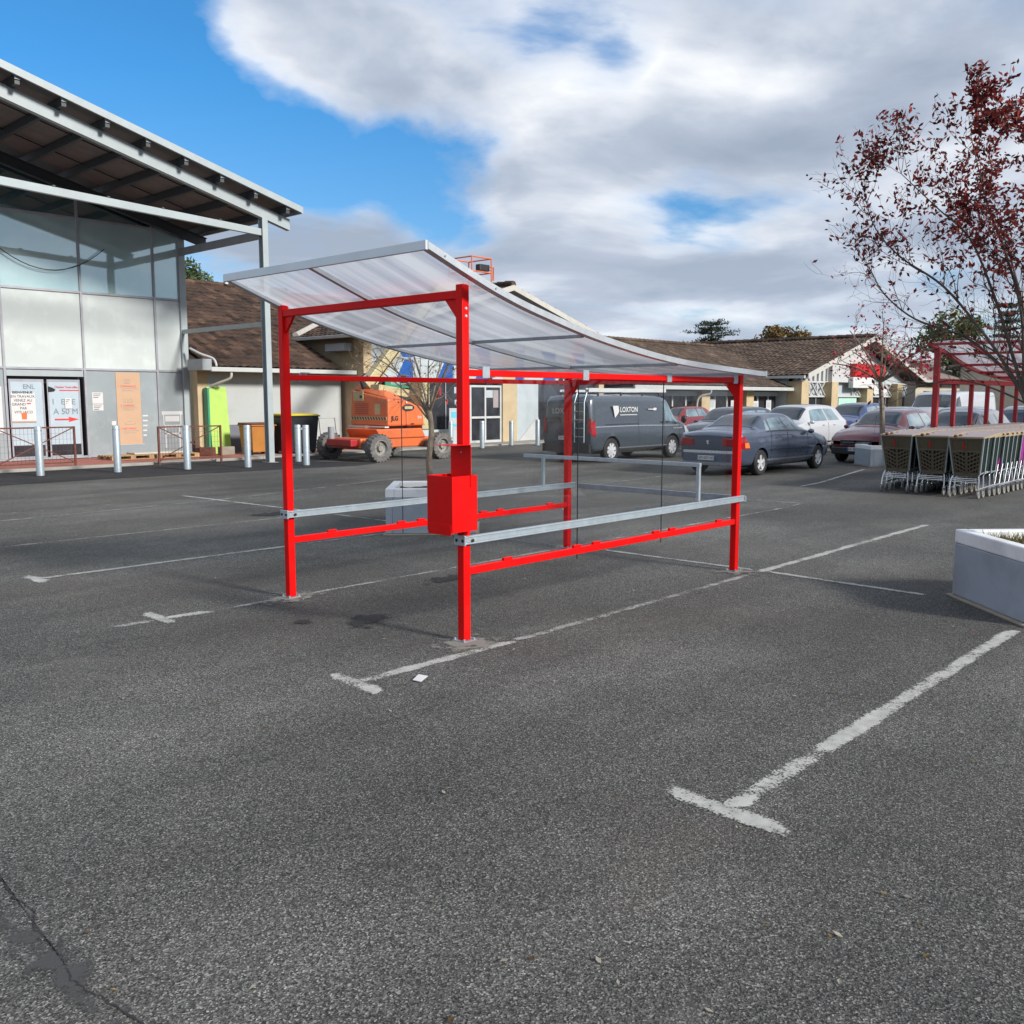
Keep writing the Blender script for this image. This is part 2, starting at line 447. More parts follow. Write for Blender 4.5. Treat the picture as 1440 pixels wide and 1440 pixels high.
def roadpaint(name, wear, c=(.55,.55,.52)):
    m, nt, b = newmat(name)
    out = nt.nodes['Material Output']
    p = worldpos(nt)
    n1 = noise(nt, p, 75, 6, .75); n2 = noise(nt, p, 3.0, 6, .65)
    at = nt.nodes.new('ShaderNodeAttribute'); at.attribute_name = 'rim'
    e2 = N(nt, 'ShaderNodeMath', operation='POWER'); nt.links.new(at.outputs['Fac'], e2.inputs[0]); e2.inputs[1].default_value = 3.0
    e3 = N(nt, 'ShaderNodeMath', operation='MULTIPLY_ADD'); nt.links.new(e2.outputs[0], e3.inputs[0]); e3.inputs[1].default_value = -.30; nt.links.new(n1, e3.inputs[2])
    ad = N(nt, 'ShaderNodeMath', operation='MULTIPLY_ADD'); ad.inputs[1].default_value = .8
    nt.links.new(n2, ad.inputs[0]); nt.links.new(e3.outputs[0], ad.inputs[2])
    a = ramp(nt, ad.outputs[0], [(max(0,wear-.06), 0.0), (wear+.04, 1.0)]).outputs[0]
    nt.links.new(ramp(nt, noise(nt, p, 12, 5), [(.3, tuple(x*.68 for x in c)), (.7, c)]).outputs[0], b.inputs['Base Color'])
    setin(b, Roughness=.8)
    t = N(nt, 'ShaderNodeBsdfTransparent'); mx = N(nt, 'ShaderNodeMixShader')
    nt.links.new(a, mx.inputs[0]); nt.links.new(t.outputs[0], mx.inputs[1]); nt.links.new(b.outputs[0], mx.inputs[2])
    nt.links.new(mx.outputs[0], out.inputs[0])
    bump(nt, b, noise(nt, p, 70, 4, .7), .12, .003)
    return m
M['mark'] = roadpaint('white_road_paint', .80, (.47,.47,.44))
M['markworn'] = roadpaint('worn_road_paint', .88, (.36,.36,.335))
M['markfaint'] = roadpaint('faint_road_paint', .96, (.36,.36,.34))

def stainmat(name, c, edge=.5, sc=5.0):
    m, nt, b = newmat(name)
    out = nt.nodes['Material Output']
    p = worldpos(nt); oc = coords(nt, 'Generated')
    vd = N(nt, 'ShaderNodeVectorMath', operation='DISTANCE'); nt.links.new(oc, vd.inputs[0]); vd.inputs[1].default_value = (.5,.5,.5)
    n1 = noise(nt, p, sc, 7, .65)
    ad = N(nt, 'ShaderNodeMath', operation='MULTIPLY_ADD'); ad.inputs[1].default_value = 1.3
    nt.links.new(n1, ad.inputs[0]); nt.links.new(vd.outputs['Value'], ad.inputs[2])
    a = ramp(nt, ad.outputs[0], [(edge+.22, .8), (edge+.42, 0.0)]).outputs[0]
    b.inputs['Base Color'].default_value = rgba(c); setin(b, Roughness=.8)
    t = N(nt, 'ShaderNodeBsdfTransparent'); mx = N(nt, 'ShaderNodeMixShader')
    nt.links.new(a, mx.inputs[0]); nt.links.new(t.outputs[0], mx.inputs[1]); nt.links.new(b.outputs[0], mx.inputs[2])
    nt.links.new(mx.outputs[0], out.inputs[0])
    return m
M['oil'] = stainmat('oil_stain', (.020,.020,.021), .66)
M['tarworn'] = stainmat('worn_tar_band', (.070,.070,.069), .50, 9)
M['grout'] = stainmat('pale_grout_patch', (.26,.25,.22), .60, 7)
M['crack'] = paint('crack_tar', (.022,.022,.024), .9)

def tilemat(name, a, bcol, c):
    m, nt, b = newmat(name)
    p = worldpos(nt)
    mp = N(nt, 'ShaderNodeMapping'); mp.inputs['Scale'].default_value = (4.2, 2.6, 0.0); nt.links.new(p, mp.inputs[0])
    fl = N(nt, 'ShaderNodeVectorMath', operation='FLOOR'); nt.links.new(mp.outputs[0], fl.inputs[0])
    wn = nt.nodes.new('ShaderNodeTexWhiteNoise'); nt.links.new(fl.outputs[0], wn.inputs['Vector'])
    r = ramp(nt, wn.outputs['Value'], [(0, a), (.35, bcol), (.75, bcol), (1, c)])
    n1 = ramp(nt, noise(nt, p, 1.1, 7, .7), [(.3, .62), (.7, 1.25)]).outputs[0]
    n2 = ramp(nt, noise(nt, p, 16, 4, .6), [(.3, .75), (.7, 1.2)]).outputs[0]
    col = mixc(nt, 1.0, r.outputs[0], n1, 'MULTIPLY'); col = mixc(nt, 1.0, col, n2, 'MULTIPLY')
    nt.links.new(col, b.inputs['Base Color']); setin(b, Roughness=.9)
    b.inputs['Specular IOR Level'].default_value = .2
    bump(nt, b, noise(nt, p, 30, 4), .4, .01)
    return m
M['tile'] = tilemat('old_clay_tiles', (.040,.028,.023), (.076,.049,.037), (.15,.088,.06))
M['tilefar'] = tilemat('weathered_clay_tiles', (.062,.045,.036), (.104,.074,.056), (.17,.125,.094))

def leafmat(name, a, b2, trans=.3):
    m, nt, b = newmat(name)
    out = nt.nodes['Material Output']
    oi = nt.nodes.new('ShaderNodeNewGeometry')
    r = ramp(nt, oi.outputs['Random Per Island'], [(0, a), (.85, b2), (1, tuple(min(1,x*1.8) for x in b2))])
    nt.links.new(r.outputs[0], b.inputs['Base Color']); setin(b, Roughness=.6)
    t = N(nt, 'ShaderNodeBsdfTranslucent'); nt.links.new(r.outputs[0], t.inputs[0])
    mx = N(nt, 'ShaderNodeMixShader'); mx.inputs[0].default_value = trans
    nt.links.new(b.outputs[0], mx.inputs[1]); nt.links.new(t.outputs[0], mx.inputs[2]); nt.links.new(mx.outputs[0], out.inputs[0])
    return m
M['leafred'] = leafmat('dark_red_leaf', (.050,.010,.009), (.25,.026,.018))
M['leafred2'] = leafmat('bright_red_leaf', (.20,.010,.022), (.45,.02,.05))
M['leafgreen'] = leafmat('green_leaf', (.03,.055,.018), (.11,.15,.045))
M['leafdark'] = leafmat('dark_conifer_needles', (.012,.028,.016), (.035,.06,.03), .1)
M['leafbrown'] = leafmat('brown_autumn_leaf', (.08,.045,.018), (.22,.15,.05))
M['grass'] = leafmat('dry_grass_blade', (.06,.07,.02), (.24,.20,.07))

# ------------------------------------------------------------------ camera
PITCH = math.atan(160/1325.0)
cam = bpy.data.cameras.new('camera'); co = bpy.data.objects.new('camera', cam); COL.objects.link(co)
cam.sensor_width = 36; cam.sensor_height = 36; cam.sensor_fit = 'AUTO'; cam.lens = 1325/1440*36
cam.clip_start = .05; cam.clip_end = 2000
co.location = (0, 0, 1.7); co.rotation_euler = (math.pi/2 - PITCH, 0, R(43.1-90))
scene.camera = co

# ------------------------------------------------------------------ light and sky
SUN = Vector((.10, -1.0, .0)).normalized(); EL = R(26)
SD = Vector((SUN.x*math.cos(EL), SUN.y*math.cos(EL), math.sin(EL)))
sl = bpy.data.lights.new('sun', 'SUN'); so = bpy.data.objects.new('sun', sl); COL.objects.link(so)
sl.energy = 3.3; sl.angle = R(9); sl.color = (1.0, .955, .89)
so.rotation_euler = SD.to_track_quat('Z', 'Y').to_euler(); so.location = (0, -20, 30)

w = bpy.data.worlds.new('World'); scene.world = w; w.use_nodes = True
nt = w.node_tree; bg = nt.nodes['Background']; out = nt.nodes['World Output']
sky = nt.nodes.new('ShaderNodeTexSky'); sky.sky_type = 'NISHITA'; sky.sun_disc = False
sky.sun_elevation = EL; sky.sun_rotation = math.atan2(SUN.x, SUN.y); sky.air_density = 1.0; sky.dust_density = .4; sky.ozone_density = 2.5
SKYS = .085
bg.inputs['Strength'].default_value = SKYS
tc = nt.nodes.new('ShaderNodeTexCoord'); dv = tc.outputs['Generated']
sep = nt.nodes.new('ShaderNodeSeparateXYZ'); nt.links.new(dv, sep.inputs[0])
def math_(op, a, b=None, c=None, clamp=False):
    n = nt.nodes.new('ShaderNodeMath'); n.operation = op; n.use_clamp = clamp
    for i, x in enumerate((a, b, c)):
        if x is None: continue
        if isinstance(x, (int, float)): n.inputs[i].default_value = x
        else: nt.links.new(x, n.inputs[i])
    return n.outputs[0]
zz = math_('ADD', math_('MAXIMUM', sep.outputs[2], 0.0), .16)
px_ = math_('DIVIDE', sep.outputs[0], zz); py_ = math_('DIVIDE', sep.outputs[1], zz)
cb = nt.nodes.new('ShaderNodeCombineXYZ'); nt.links.new(px_, cb.inputs[0]); nt.links.new(py_, cb.inputs[1])
P2 = cb.outputs[0]
n_a = noise(nt, P2, 1.15, 10, .56, .3)
wn_ = nt.nodes.new('ShaderNodeTexNoise'); setin(wn_, Scale=2.6, Detail=5, Roughness=.55); nt.links.new(dv, wn_.inputs['Vector'])
wv1 = nt.nodes.new('ShaderNodeVectorMath'); wv1.operation = 'SUBTRACT'; nt.links.new(wn_.outputs['Color'], wv1.inputs[0]); wv1.inputs[1].default_value = (.5,.5,.5)
wv2 = nt.nodes.new('ShaderNodeVectorMath'); wv2.operation = 'MULTIPLY_ADD'; nt.links.new(wv1.outputs[0], wv2.inputs[0]); wv2.inputs[1].default_value = (.17,.17,.13); nt.links.new(dv, wv2.inputs[2])
wv3 = nt.nodes.new('ShaderNodeVectorMath'); wv3.operation = 'NORMALIZE'; nt.links.new(wv2.outputs[0], wv3.inputs[0]); DW = wv3.outputs[0]
n_b = noise(nt, P2, 2.8, 5, .5, .2)
def skydir(px, py):
    a = R(43.1); F = Vector((math.cos(a)*math.cos(PITCH), math.sin(a)*math.cos(PITCH), -math.sin(PITCH)))
    Rt = Vector((math.sin(a), -math.cos(a), 0)); U = Rt.cross(F)
    return (F*1325 + Rt*(px-720) - U*(py-720)).normalized()
bias = None
# broad areas of open sky (+) and cloud (-) in compass directions
for (qx, qy, rad, wgt) in [(30,60,14,.40),(180,190,12,.34),(330,235,9,.30),(450,235,7,.24),(560,245,7,.36),(640,250,6,.34),(-250,150,26,.42),
                           (800,80,6,.14),(860,130,4,.18),(945,292,4,.12),(700,60,5,.10),(850,300,4,.10),(1010,300,5,.22),(1250,480,7,.12),(290,15,8,-.42),(430,60,8,-.26),(560,130,6,-.16),(720,190,7,-.16),(640,320,6,-.14),
                           (440,380,8,-.28),(300,345,6,-.3),(560,340,6,-.2),(760,350,10,-.14),(1200,150,17,-.16),(1000,400,10,-.08),('v',0,75,-.55)]:
    d = skydir(qx, qy) if qx != 'v' else Vector((0,-1,.35)).normalized()
    vm = nt.nodes.new('ShaderNodeVectorMath'); vm.operation = 'DOT_PRODUCT'; nt.links.new(DW, vm.inputs[0]); vm.inputs[1].default_value = d
    mr = nt.nodes.new('ShaderNodeMapRange'); mr.interpolation_type = 'SMOOTHSTEP'
    nt.links.new(vm.outputs['Value'], mr.inputs['Value'])
    mr.inputs['From Min'].default_value = math.cos(R(rad)); mr.inputs['From Max'].default_value = 1.0
    mr.inputs['To Min'].default_value = 0.0; mr.inputs['To Max'].default_value = wgt
    bias = mr.outputs[0] if bias is None else math_('ADD', bias, mr.outputs[0])
cov = math_('SUBTRACT', math_('ADD', math_('MULTIPLY_ADD', math_('SUBTRACT', n_a, .5), 1.9, .56), math_('MULTIPLY', math_('SUBTRACT', n_b, .5), .55)), bias)
mask = ramp(nt, cov, [(.20, 0.0), (.32, .28), (.45, .75), (.60, 1.0)]).outputs[0]
n_c = noise(nt, P2, 1.35, 9, .52, .35)
n_d = noise(nt, P2, .55, 3, .5, .2)
# thick middles are greyer, thin edges catch the light
thick = ramp(nt, cov, [(.40, 1.0), (.75, 0.0)]).outputs[0]
shade = math_('ADD', math_('ADD', math_('MULTIPLY', n_c, .80), math_('MULTIPLY', n_d, .25)), math_('MULTIPLY', thick, .10))
cl = ramp(nt, shade, [(.42, (.31,.37,.47)), (.53, (.43,.49,.59)), (.60, (.60,.645,.725)), (.70, (.86,.88,.91))]).outputs[0]
# clouds low over the horizon are paler
hz = nt.nodes.new('ShaderNodeMapRange'); nt.links.new(sep.outputs[2], hz.inputs['Value'])
hz.inputs['From Min'].default_value = 0.0; hz.inputs['From Max'].default_value = .22; hz.inputs['To Min'].default_value = .38; hz.inputs['To Max'].default_value = 0
cl = mixc(nt, hz.outputs[0], cl, (.55,.63,.76))
cls = nt.nodes.new('ShaderNodeVectorMath'); cls.operation = 'SCALE'; nt.links.new(cl, cls.inputs[0]); cls.inputs['Scale'].default_value = .80/SKYS
hz2 = nt.nodes.new('ShaderNodeMapRange'); nt.links.new(sep.outputs[2], hz2.inputs['Value']); hz2.inputs['From Max'].default_value = .30
tint = mixc(nt, 1.0, sky.outputs[0], mixc(nt, hz2.outputs[0], (.80,.84,1.0), (.34,.92,1.28)), 'MULTIPLY')
fin = mixc(nt, mask, tint, cls.outputs[0])
nt.links.new(fin, bg.inputs['Color'])

scene.view_settings.view_transform = 'Standard'; scene.view_settings.look = 'None'
scene.view_settings.exposure = 0.55; scene.view_settings.gamma = 1.0
scene.cycles.max_bounces = 6; scene.cycles.transparent_max_bounces = 24
scene.cycles.diffuse_bounces = 3; scene.cycles.glossy_bounces = 3
scene.cycles.caustics_reflective = False; scene.cycles.caustics_refractive = False

# ------------------------------------------------------------------ ground
g = MB().poly([(-300,-300,0),(600,-300,0),(600,600,0),(-300,600,0)])
structure(g, 'ground', M['asphalt'])
# fresh tarmac strip in front of the entrance
t = MB().poly([(-8,18.9,.004),(6.57,19.87,.004),(8.4,19.86,.004),(10.2,19.72,.004),(13.1,19.42,.004),(14.7,19.15,.004),(15.6,19.45,.004),(15.0,21.4,.004),(17.2,22.6,.004),(19.0,23.3,.004),(19.3,24.4,.004),(-8,24.2,.004)])
structure(t, 'tarmac_strip', M['tarmac_new'])
e = MB(); e.box(-8,23.35,0,14.55,26.3,.06); e.box(14.551,24.45,0,19.3,25.88,.06)
structure(e, 'red_pavement', M['redpave'])
k = MB(); k.box(-8,23.18,0,14.55,23.345,.075); k.box(14.555,23.18,0,14.68,24.4,.075)
structure(k, 'kerb', M['concrete'], bevel=.01)
s = MB(); s.box(14.7,23.5,0,18.9,24.44,.05); s.box(19.6,23.7,0,49,24.95,.05)
structure(s, 'pavement', M['concrete'])

EDGE = {}
def strip(mb, pts, wd, z=.004, jit=.004):
    # ribbon of paint, three vertices across, wearing away towards its rims
    pts = [Vector((p[0],p[1],0)) for p in pts]; wd = wd*1.18
    L = []; tot = sum((b-a).length for a, b in zip(pts, pts[1:])); run = 0
    for i in range(len(pts)-1):
        d = pts[i+1]-pts[i]; n = max(2, int(d.length/.10)); u = d.normalized(); s_ = Vector((-u.y,u.x,0))
        for j in range(n+(1 if i == len(pts)-2 else 0)):
            p = pts[i]+d*(j/n); t = (run+d.length*j/n)
            L.append((p+s_*(wd/2+rnd.uniform(-jit,jit)), p+s_*rnd.uniform(-jit,jit), p-s_*(wd/2+rnd.uniform(-jit,jit)), max(0, 1-min(t, tot-t)/.05)))
        run += d.length
    base = len(mb.v); vs = []; fs = []; ed = EDGE.setdefault(id(mb), [])
    for a, c, b, e in L:
        vs += [(a.x,a.y,z),(c.x,c.y,z),(b.x,b.y,z)]; ed += [1.0, e, 1.0]
    for i in range(len(L)-1):
        k = 3*i; fs += [(k,k+1,k+4,k+3),(k+1,k+2,k+5,k+4)]
    mb.add(vs, fs)
def markings(mb, mat):
    o = structure(mb, 'road_marking', mat)
    at = o.data.attributes.new('rim', 'FLOAT', 'POINT'); at.data.foreach_set('value', EDGE[id(mb)])
    return o
mk = MB(); mw = MB(); mf = MB()
# T heads and bay lines (bays run along X)
for (y, s0, s1) in ((1.90,3.40,7.50),):
    strip(mk, [(3.33,y-.31),(3.33,y+.31)], .115); strip(mk, [(3.33,y),(s1,y+.04)], .105, .0042)
strip(mk, [(3.37,4.17),(3.37,4.71)], .125); strip(mk, [(3.37,4.44),(4.75,4.42)], .10, .0042)
strip(mw, [(4.75,4.42),(6.2,4.44),(8.30,4.47)], .085); strip(mk, [(8.30,4.47),(13.05,4.53)], .10)
strip(mk, [(3.38,6.66),(3.36,7.18)], .12); strip(mk, [(3.38,6.86),(3.80,6.83)], .12, .0042); strip(mw, [(3.70,6.83),(5.0,6.83),(8.3,6.84)], .07, .0044); strip(mw, [(8.3,6.84),(13.5,6.88)], .08)
strip(mf, [(2.95,6.87),(3.36,6.86)], .12)
strip(mk, [(3.34,9.04),(3.32,9.56)], .13); strip(mk, [(3.34,9.28),(6.2,9.26)], .085, .0042); strip(mw, [(6.2,9.26),(8.2,9.24)], .08)
strip(mw, [(3.0,11.60),(8.2,11.55),(13.5,11.5)], .07)
strip(mw, [(2.0,14.0),(4.63,14.09),(8.3,14.42),(8.55,14.55)], .075); strip(mf, [(3.2,14.9),(7.0,15.0)], .10)
strip(mk, [(8.06,15.5),(8.28,11.4)], .08, .0045); strip(mw, [(8.28,11.4),(8.32,9.9)], .08, .0045)
strip(mk, [(8.37,6.45),(8.40,4.53)], .08, .0046); strip(mk, [(8.40,4.41),(8.33,2.86)], .085, .0046); strip(mf, [(8.3,2.8),(8.3,1.2)], .09)
strip(mw, [(8.7,14.5),(12.6,15.4),(17.0,16.0)], .07)
strip(mw, [(14.28,8.6),(14.34,6.9)], .08); strip(mw, [(13.5,6.88),(14.3,6.95)], .07, .0043)
strip(mk, [(17.1,8.35),(18.2,8.45),(22.4,9.30)], .09); strip(mf, [(15.6,8.2),(18.3,7.3)], .1)
strip(mw, [(14.3,11.5),(17.5,11.7)], .07)
markings(mk, M['mark']); markings(mw, M['markworn']); markings(mf, M['markfaint'])

def patch(name, cx, cy, rx, ry, mat, z=.008, rot=0):
    mb = MB(); n = 20; pts = []
    for k in range(n):
        a = 2*math.pi*k/n; x = math.cos(a)*rx; y = math.sin(a)*ry
        pts.append((cx+x*math.cos(rot)-y*math.sin(rot), cy+x*math.sin(rot)+y*math.cos(rot), z))
    mb.poly(pts); return structure(mb, name, mat)
patch('oil_stain', 4.41, 5.64, .33, .24, M['oil'], rot=-.8)
patch('oil_stain', 4.05, 5.98, .12, .07, M['oil'], rot=-.8)
patch('oil_stain', 7.65, 12.0, .5, .28, M['oil'], rot=.3)
patch('oil_stain', 6.0, 6.45, .45, .15, M['oil'], .009)
patch('grout_patch', 4.48, 4.62, .36, .30, M['grout'], .007)
patch('grout_patch', 4.50, 6.80, .36, .30, M['grout'], .007)
patch('grout_patch', 8.22, 4.64, .34, .28, M['grout'], .0075)
patch('grout_patch', 8.22, 6.84, .34, .26, M['grout'], .0075)
# crack bottom left
cr = MB(); p = Vector((1.02,2.80,0)); pts = [p.copy()]
tgt = [(1.08,3.60),(1.06,3.33),(1.07,3.18),(1.03,3.06),(1.035,2.94),(1.025,2.82),(1.0,2.71),(1.03,2.54),(1.06,2.3)]
for i in range(len(tgt)-1):
    a = Vector(tgt[i]); b_ = Vector(tgt[i+1])
    for j in range(14):
        q = a.lerp(b_, j/14); pts.append(Vector((q.x+rnd.uniform(-.006,.006), q.y+rnd.uniform(-.003,.003), 0)))
vs = []; fs = []
for i, q in enumerate(pts):
    ww = (.0012+.0035*abs(math.sin(i*.7)*math.sin(i*.13))); vs += [(q.x-ww,q.y-ww*.5,.004),(q.x+ww,q.y+ww*.5,.004)]
    if i: fs.append((2*i-2,2*i-1,2*i+1,2*i))
cr.add(vs, fs); structure(cr, 'asphalt_crack', M['crack'])

patch('tar_patch', 1.0, 2.85, .12, .8, M['tarworn'], .0035, rot=.04)
# litter
lt = MB(); rnd.seed(77)
for _ in range(420):
    r_ = 2.2+18*rnd.random()**1.3; a_ = R(43.1)+rnd.uniform(-.6,.6); x = r_*math.cos(a_); y = r_*math.sin(a_)
    if rnd.random() < .35: x = 8.4+rnd.gauss(0,1.6); y = 2.6+rnd.gauss(0,1.2)
    if abs(x-8.46)+abs(y-1.9) < .95 or y > 23: continue
    sz = rnd.uniform(.006,.020); q = rnd.uniform(0,6.28); lt.cur = rnd.choice((0,0,1,1,1)) if x < 6.5 else rnd.choice((0,1,2))
    c_, s_ = math.cos(q)*sz, math.sin(q)*sz
    lt.add([(x-c_,y-s_,.006),(x+s_*.5,y-c_*.5,.009),(x+c_,y+s_,.007+rnd.uniform(0,.008)),(x-s_*.5,y+c_*.5,.010)], [(0,1,2,3)])
fl = part(lt, 'fallen_leaves', [M['leafbrown'], M['stone'], M['leafred']]); fl['kind'] = 'stuff'; fl['label'] = 'tiny dry leaves and grit scattered over the asphalt'; fl['category'] = 'leaf litter'
for (x,y,sz,an,lab) in [(3.68,4.21,.055,.4,'small white scrap of paper beside the painted T before the red box'),(11.0,9.2,.04,1.1,'tiny pale scrap of litter on the asphalt near the middle planter')]:
    l = MB(); c_, s_ = math.cos(an), math.sin(an)
    q = [(-sz,-sz*.6,.006),(sz,-sz*.5,.010),(sz*.9,sz*.6,.016),(-sz*.8,sz*.5,.008)]
    q2 = [(x+a*c_-b*s_, y+a*s_+b*c_, z) for a,b,z in q]
    l.add(q2+[(a,b,z+.003) for a,b,z in q2], [(3,2,1,0),(4,5,6,7),(0,1,5,4),(1,2,6,5),(2,3,7,6),(3,0,4,7)])
    solo(l, 'paper_scrap', M['paper'], lab, 'litter')

# ------------------------------------------------------------------ trolley shelter (near)
XF, XR, YR_, YL = 4.51, 8.21, 4.68, 6.82       # post centres
def prof(x):
    P = [(4.02,2.66),(4.4,2.52),(4.7,2.42),(5.1,2.315),(5.85,2.155),(6.83,2.03),(8.08,1.955),(8.36,1.945)]
    for (a,za),(b,zb) in zip(P, P[1:]):
        if x <= b or (b == P[-1][0]): 
            return za+(zb-za)*(x-a)/(b-a)
    return P[-1][1]
import bisect
def smoothprof(P, n=40):
    # monotone cubic-ish interpolation by catmull-rom
    out_ = []
    for i in range(len(P)-1):
        p0 = P[max(0,i-1)]; p1 = P[i]; p2 = P[i+1]; p3 = P[min(len(P)-1,i+2)]
        for j in range(8):
            t_ = j/8
            out_.append(tuple(.5*((2*p1[k])+(-p0[k]+p2[k])*t_+(2*p0[k]-5*p1[k]+4*p2[k]-p3[k])*t_*t_+(-p0[k]+3*p1[k]-3*p2[k]+p3[k])*t_**3) for k in (0,1)))
    out_.append(P[-1]); return out_
def curved_band(mb, PR, y0, y1, th, dz=0.0, x0=-99, x1=99):
    Q = [p for p in PR if x0 <= p[0] <= x1]
    vs = []; fs = []
    for x, z in Q:
        vs += [(x,y0,z+dz),(x,y1,z+dz),(x,y1,z+dz-th),(x,y0,z+dz-th)]
    for i in range(len(Q)-1):
        a = 4*i; b = a+4
        fs += [(a,b,b+1,a+1),(a+1,b+1,b+2,a+2),(a+2,b+2,b+3,a+3),(a+3,b+3,b,a)]
    fs += [(0,1,2,3),(4*len(Q)-1,4*len(Q)-2,4*len(Q)-3,4*len(Q)-4)]
    mb.add(vs, fs)
def curved_sheet(mb, PR, y0, y1, dz):
    vs = []; fs = []; n = 6
    for x, z in PR:
        for j in range(n+1): vs.append((x, y0+(y1-y0)*j/n, z+dz))
    for i in range(len(PR)-1):
        for j in range(n): fs.append((i*(n+1)+j, i*(n+1)+j+1, (i+1)*(n+1)+j+1, (i+1)*(n+1)+j))
    mb.add(vs, fs)
def lerpz(PR, x):
    for a, b in zip(PR, PR[1:]):
        if a[0] <= x <= b[0]: return a[1]+(b[1]-a[1])*(x-a[0])/(b[0]-a[0])
    return PR[-1][1]

def near_shelter():
    S = thing('trolley_shelter', 'bright red steel trolley shelter with curved clear roof standing empty in the parking bays', 'shelter', (XF, YR_, 0))
    PR = smoothprof([(4.02,2.665),(4.4,2.525),(4.7,2.425),(5.1,2.32),(5.85,2.165),(6.83,2.035),(8.08,1.965),(8.36,1.955)])
    W = .033
    for (x, y) in ((XF,YR_),(XF,YL),(XR,YR_),(XR,YL)):
        h = lerpz(PR, x)-.024
        m = MB().box(x-W, y-W, .012, x+W, y+W, h)
        po = part(m, 'post', M['red'], S, bevel=.006, world=True)
        m = MB().box(x-.06, y-.06, .001, x+.06, y+.06, .012)
        for dx in (-1,1):
            for dy in (-1,1): m.lathe([(0.001,.026),(.009,.026),(.009,.012)], (x+dx*.047,y+dy*.047,0), 'z', 8)
        part(m, 'base_plate', M['galvdark'], po, world=True)
    # front and rear cross beams with corner gussets
    for x, zt, nm in ((XF, 2.425, 'front_beam'), (XR, 1.905, 'rear_beam')):
        m = MB().box(x-.028, YR_+W, zt-.058, x+.028, YL-W, zt)
        b = part(m, nm, M['red'], S, bevel=.005, world=True)
        for s, y in ((1, YR_+W), (-1, YL-W)):
            m = MB().prism([(y, zt-.059), (y+s*.125, zt-.059), (y+s*.015, zt-.185), (y, zt-.185)], 'x', x-.012, x+.012)
            part(m, 'gusset', M['red'], b, world=True, fixn=True)
    # side beams under the roof
    for y in (YR_, YL):
        m = MB().box(XF+W, y-.022, 1.85, XR-W, y+.022, 1.895)
        part(m, 'side_beam', M['red'], S, bevel=.004, world=True)
        m = MB().box(XF+W, y-.022, .472, XR-W, y+.022, .525)
        lr = part(m, 'low_rail', M['red'], S, bevel=.004, world=True)
        for i, x in enumerate((4.95, 5.75, 6.0, 6.85, 7.1, 7.9)):
            m = MB().box(x-.045, y-.012, .5255, x+.045, y+.012, .545)
            part(m, 'panel_stop', M['red'], lr, world=True)
    # clips on the near side beam
    for y, s in ((YR_, -1), (YL, 1)):
        for x in (XF+.20, 5.82, 6.98, XR-.10):
            m = MB().box(x-.035, y+s*.024-.004, 1.84, x+.035, y+s*.024+.008*1, 1.91)
            m.box(x-.035, *sorted((y+s*.024-.004, y-s*.02))[:1], 1.9105, x+.035, sorted((y+s*.024-.004, y-s*.02))[1], 1.918)
            part(m, 'bracket', M['galv'], S, world=True)
    # galvanised buffer rails
    for y, s in ((YR_, -1), (YL, -1)):
        yy = y+s*(W+.022)
        m = MB().box(XF-.05, yy-.020, .698, XR+.05, yy+.020, .709)
        m.box(XF-.05, yy-.020, .744, XR+.05, yy+.020, .755)
        m.box(XF-.05, yy+.012, .7091, XR+.05, yy+.0195, .7439)
        m.box(XF-.05, yy-.013, .7091, XR+.05, yy-.006, .7439)
        ra = part(m, 'buffer_rail', M['galv'], S, bevel=.003, world=True)
        m = MB().box(XF-.065, yy-.022, .690, XF-.0501, yy+.085, .762)
        ca = part(m, 'rail_bracket', M['galv'], S, bevel=.003, world=True)
        for q in (-.002, .070): part(MB().lathe([(.001,-.004),(.011,-.004),(.011,0)], (XF-.065, yy+q*.85, .725), 'x', 10), 'bolt', M['black'], ca, world=True)
        part(MB().lathe([(.001,-.024),(.012,-.024),(.012,-.02)], (XF+.015, yy, .722), 'y', 10), 'bolt', M['black'], ca, world=True)
    # rear stop frame
    xr = XR+.075
    m = MB().box(xr-.018, YR_-.07, .69, xr+.018, YL-.1, .745)
    part(m, 'rear_rail', M['galvdark'], S, bevel=.003, world=True)
    xh = 7.45
    m = MB().box(xh-.017, YR_-.0475-.02, 1.075, xh+.017, YL-.03, 1.112)
    m.box(xh-.015, YR_-.0475-.017, .7605, xh+.015, YR_-.0475+.017, 1.0745)
    m.box(xh+.24, YL-.075-.017, .7605, xh+.27, YL-.075+.017, 1.0745)
    part(m, 'stop_hoop', M['galv'], S, bevel=.003, world=True)
    # clear side and back panels
    for y in (YR_+.0, YL):
        xs = [XF+.07, 5.80, 6.98, XR-.06]
        for a, b in zip(xs, xs[1:]):
            m = MB().box(a+.008, y+.032, .545, b-.008, y+.036, 1.84)
            pn = part(m, 'side_panel', M['glass'], S, world=True)
    m = MB().box(XR-.002, YR_+.07, .56, XR+.002, YL-.07, 1.82)
    part(m, 'back_panel', M['glass'], S, world=True)
    for x, y in ((5.80,YR_+.034),(6.98,YR_+.034),(5.80,YL+.034)):
        m = MB().box(x-.0018, y-.004, .42, x+.0018, y+.004, 1.845)
        part(m, 'panel_joint', M['plastic_black'], S, world=True)
    # roof
    Y0, Y1 = 4.50, 6.84
    YM = 5.72
    roof = MB()
    for (a, b) in ((Y0+.03, YM-.022), (YM+.022, Y1-.03)):
        curved_sheet(roof, PR, a, b, -.022)
    ro = part(roof, 'roof_sheet', M['poly'], S, world=True, smooth=True)
    for y, wd in ((Y0, .030), (Y1, .030), (YM, .022)):
        m = MB(); curved_band(m, PR, y-wd, y+wd, .045 if y != YM else .042, 0.0 if y != YM else -.012)
        part(m, 'roof_edge_profile', M['alu'], S, world=True, smooth=True)
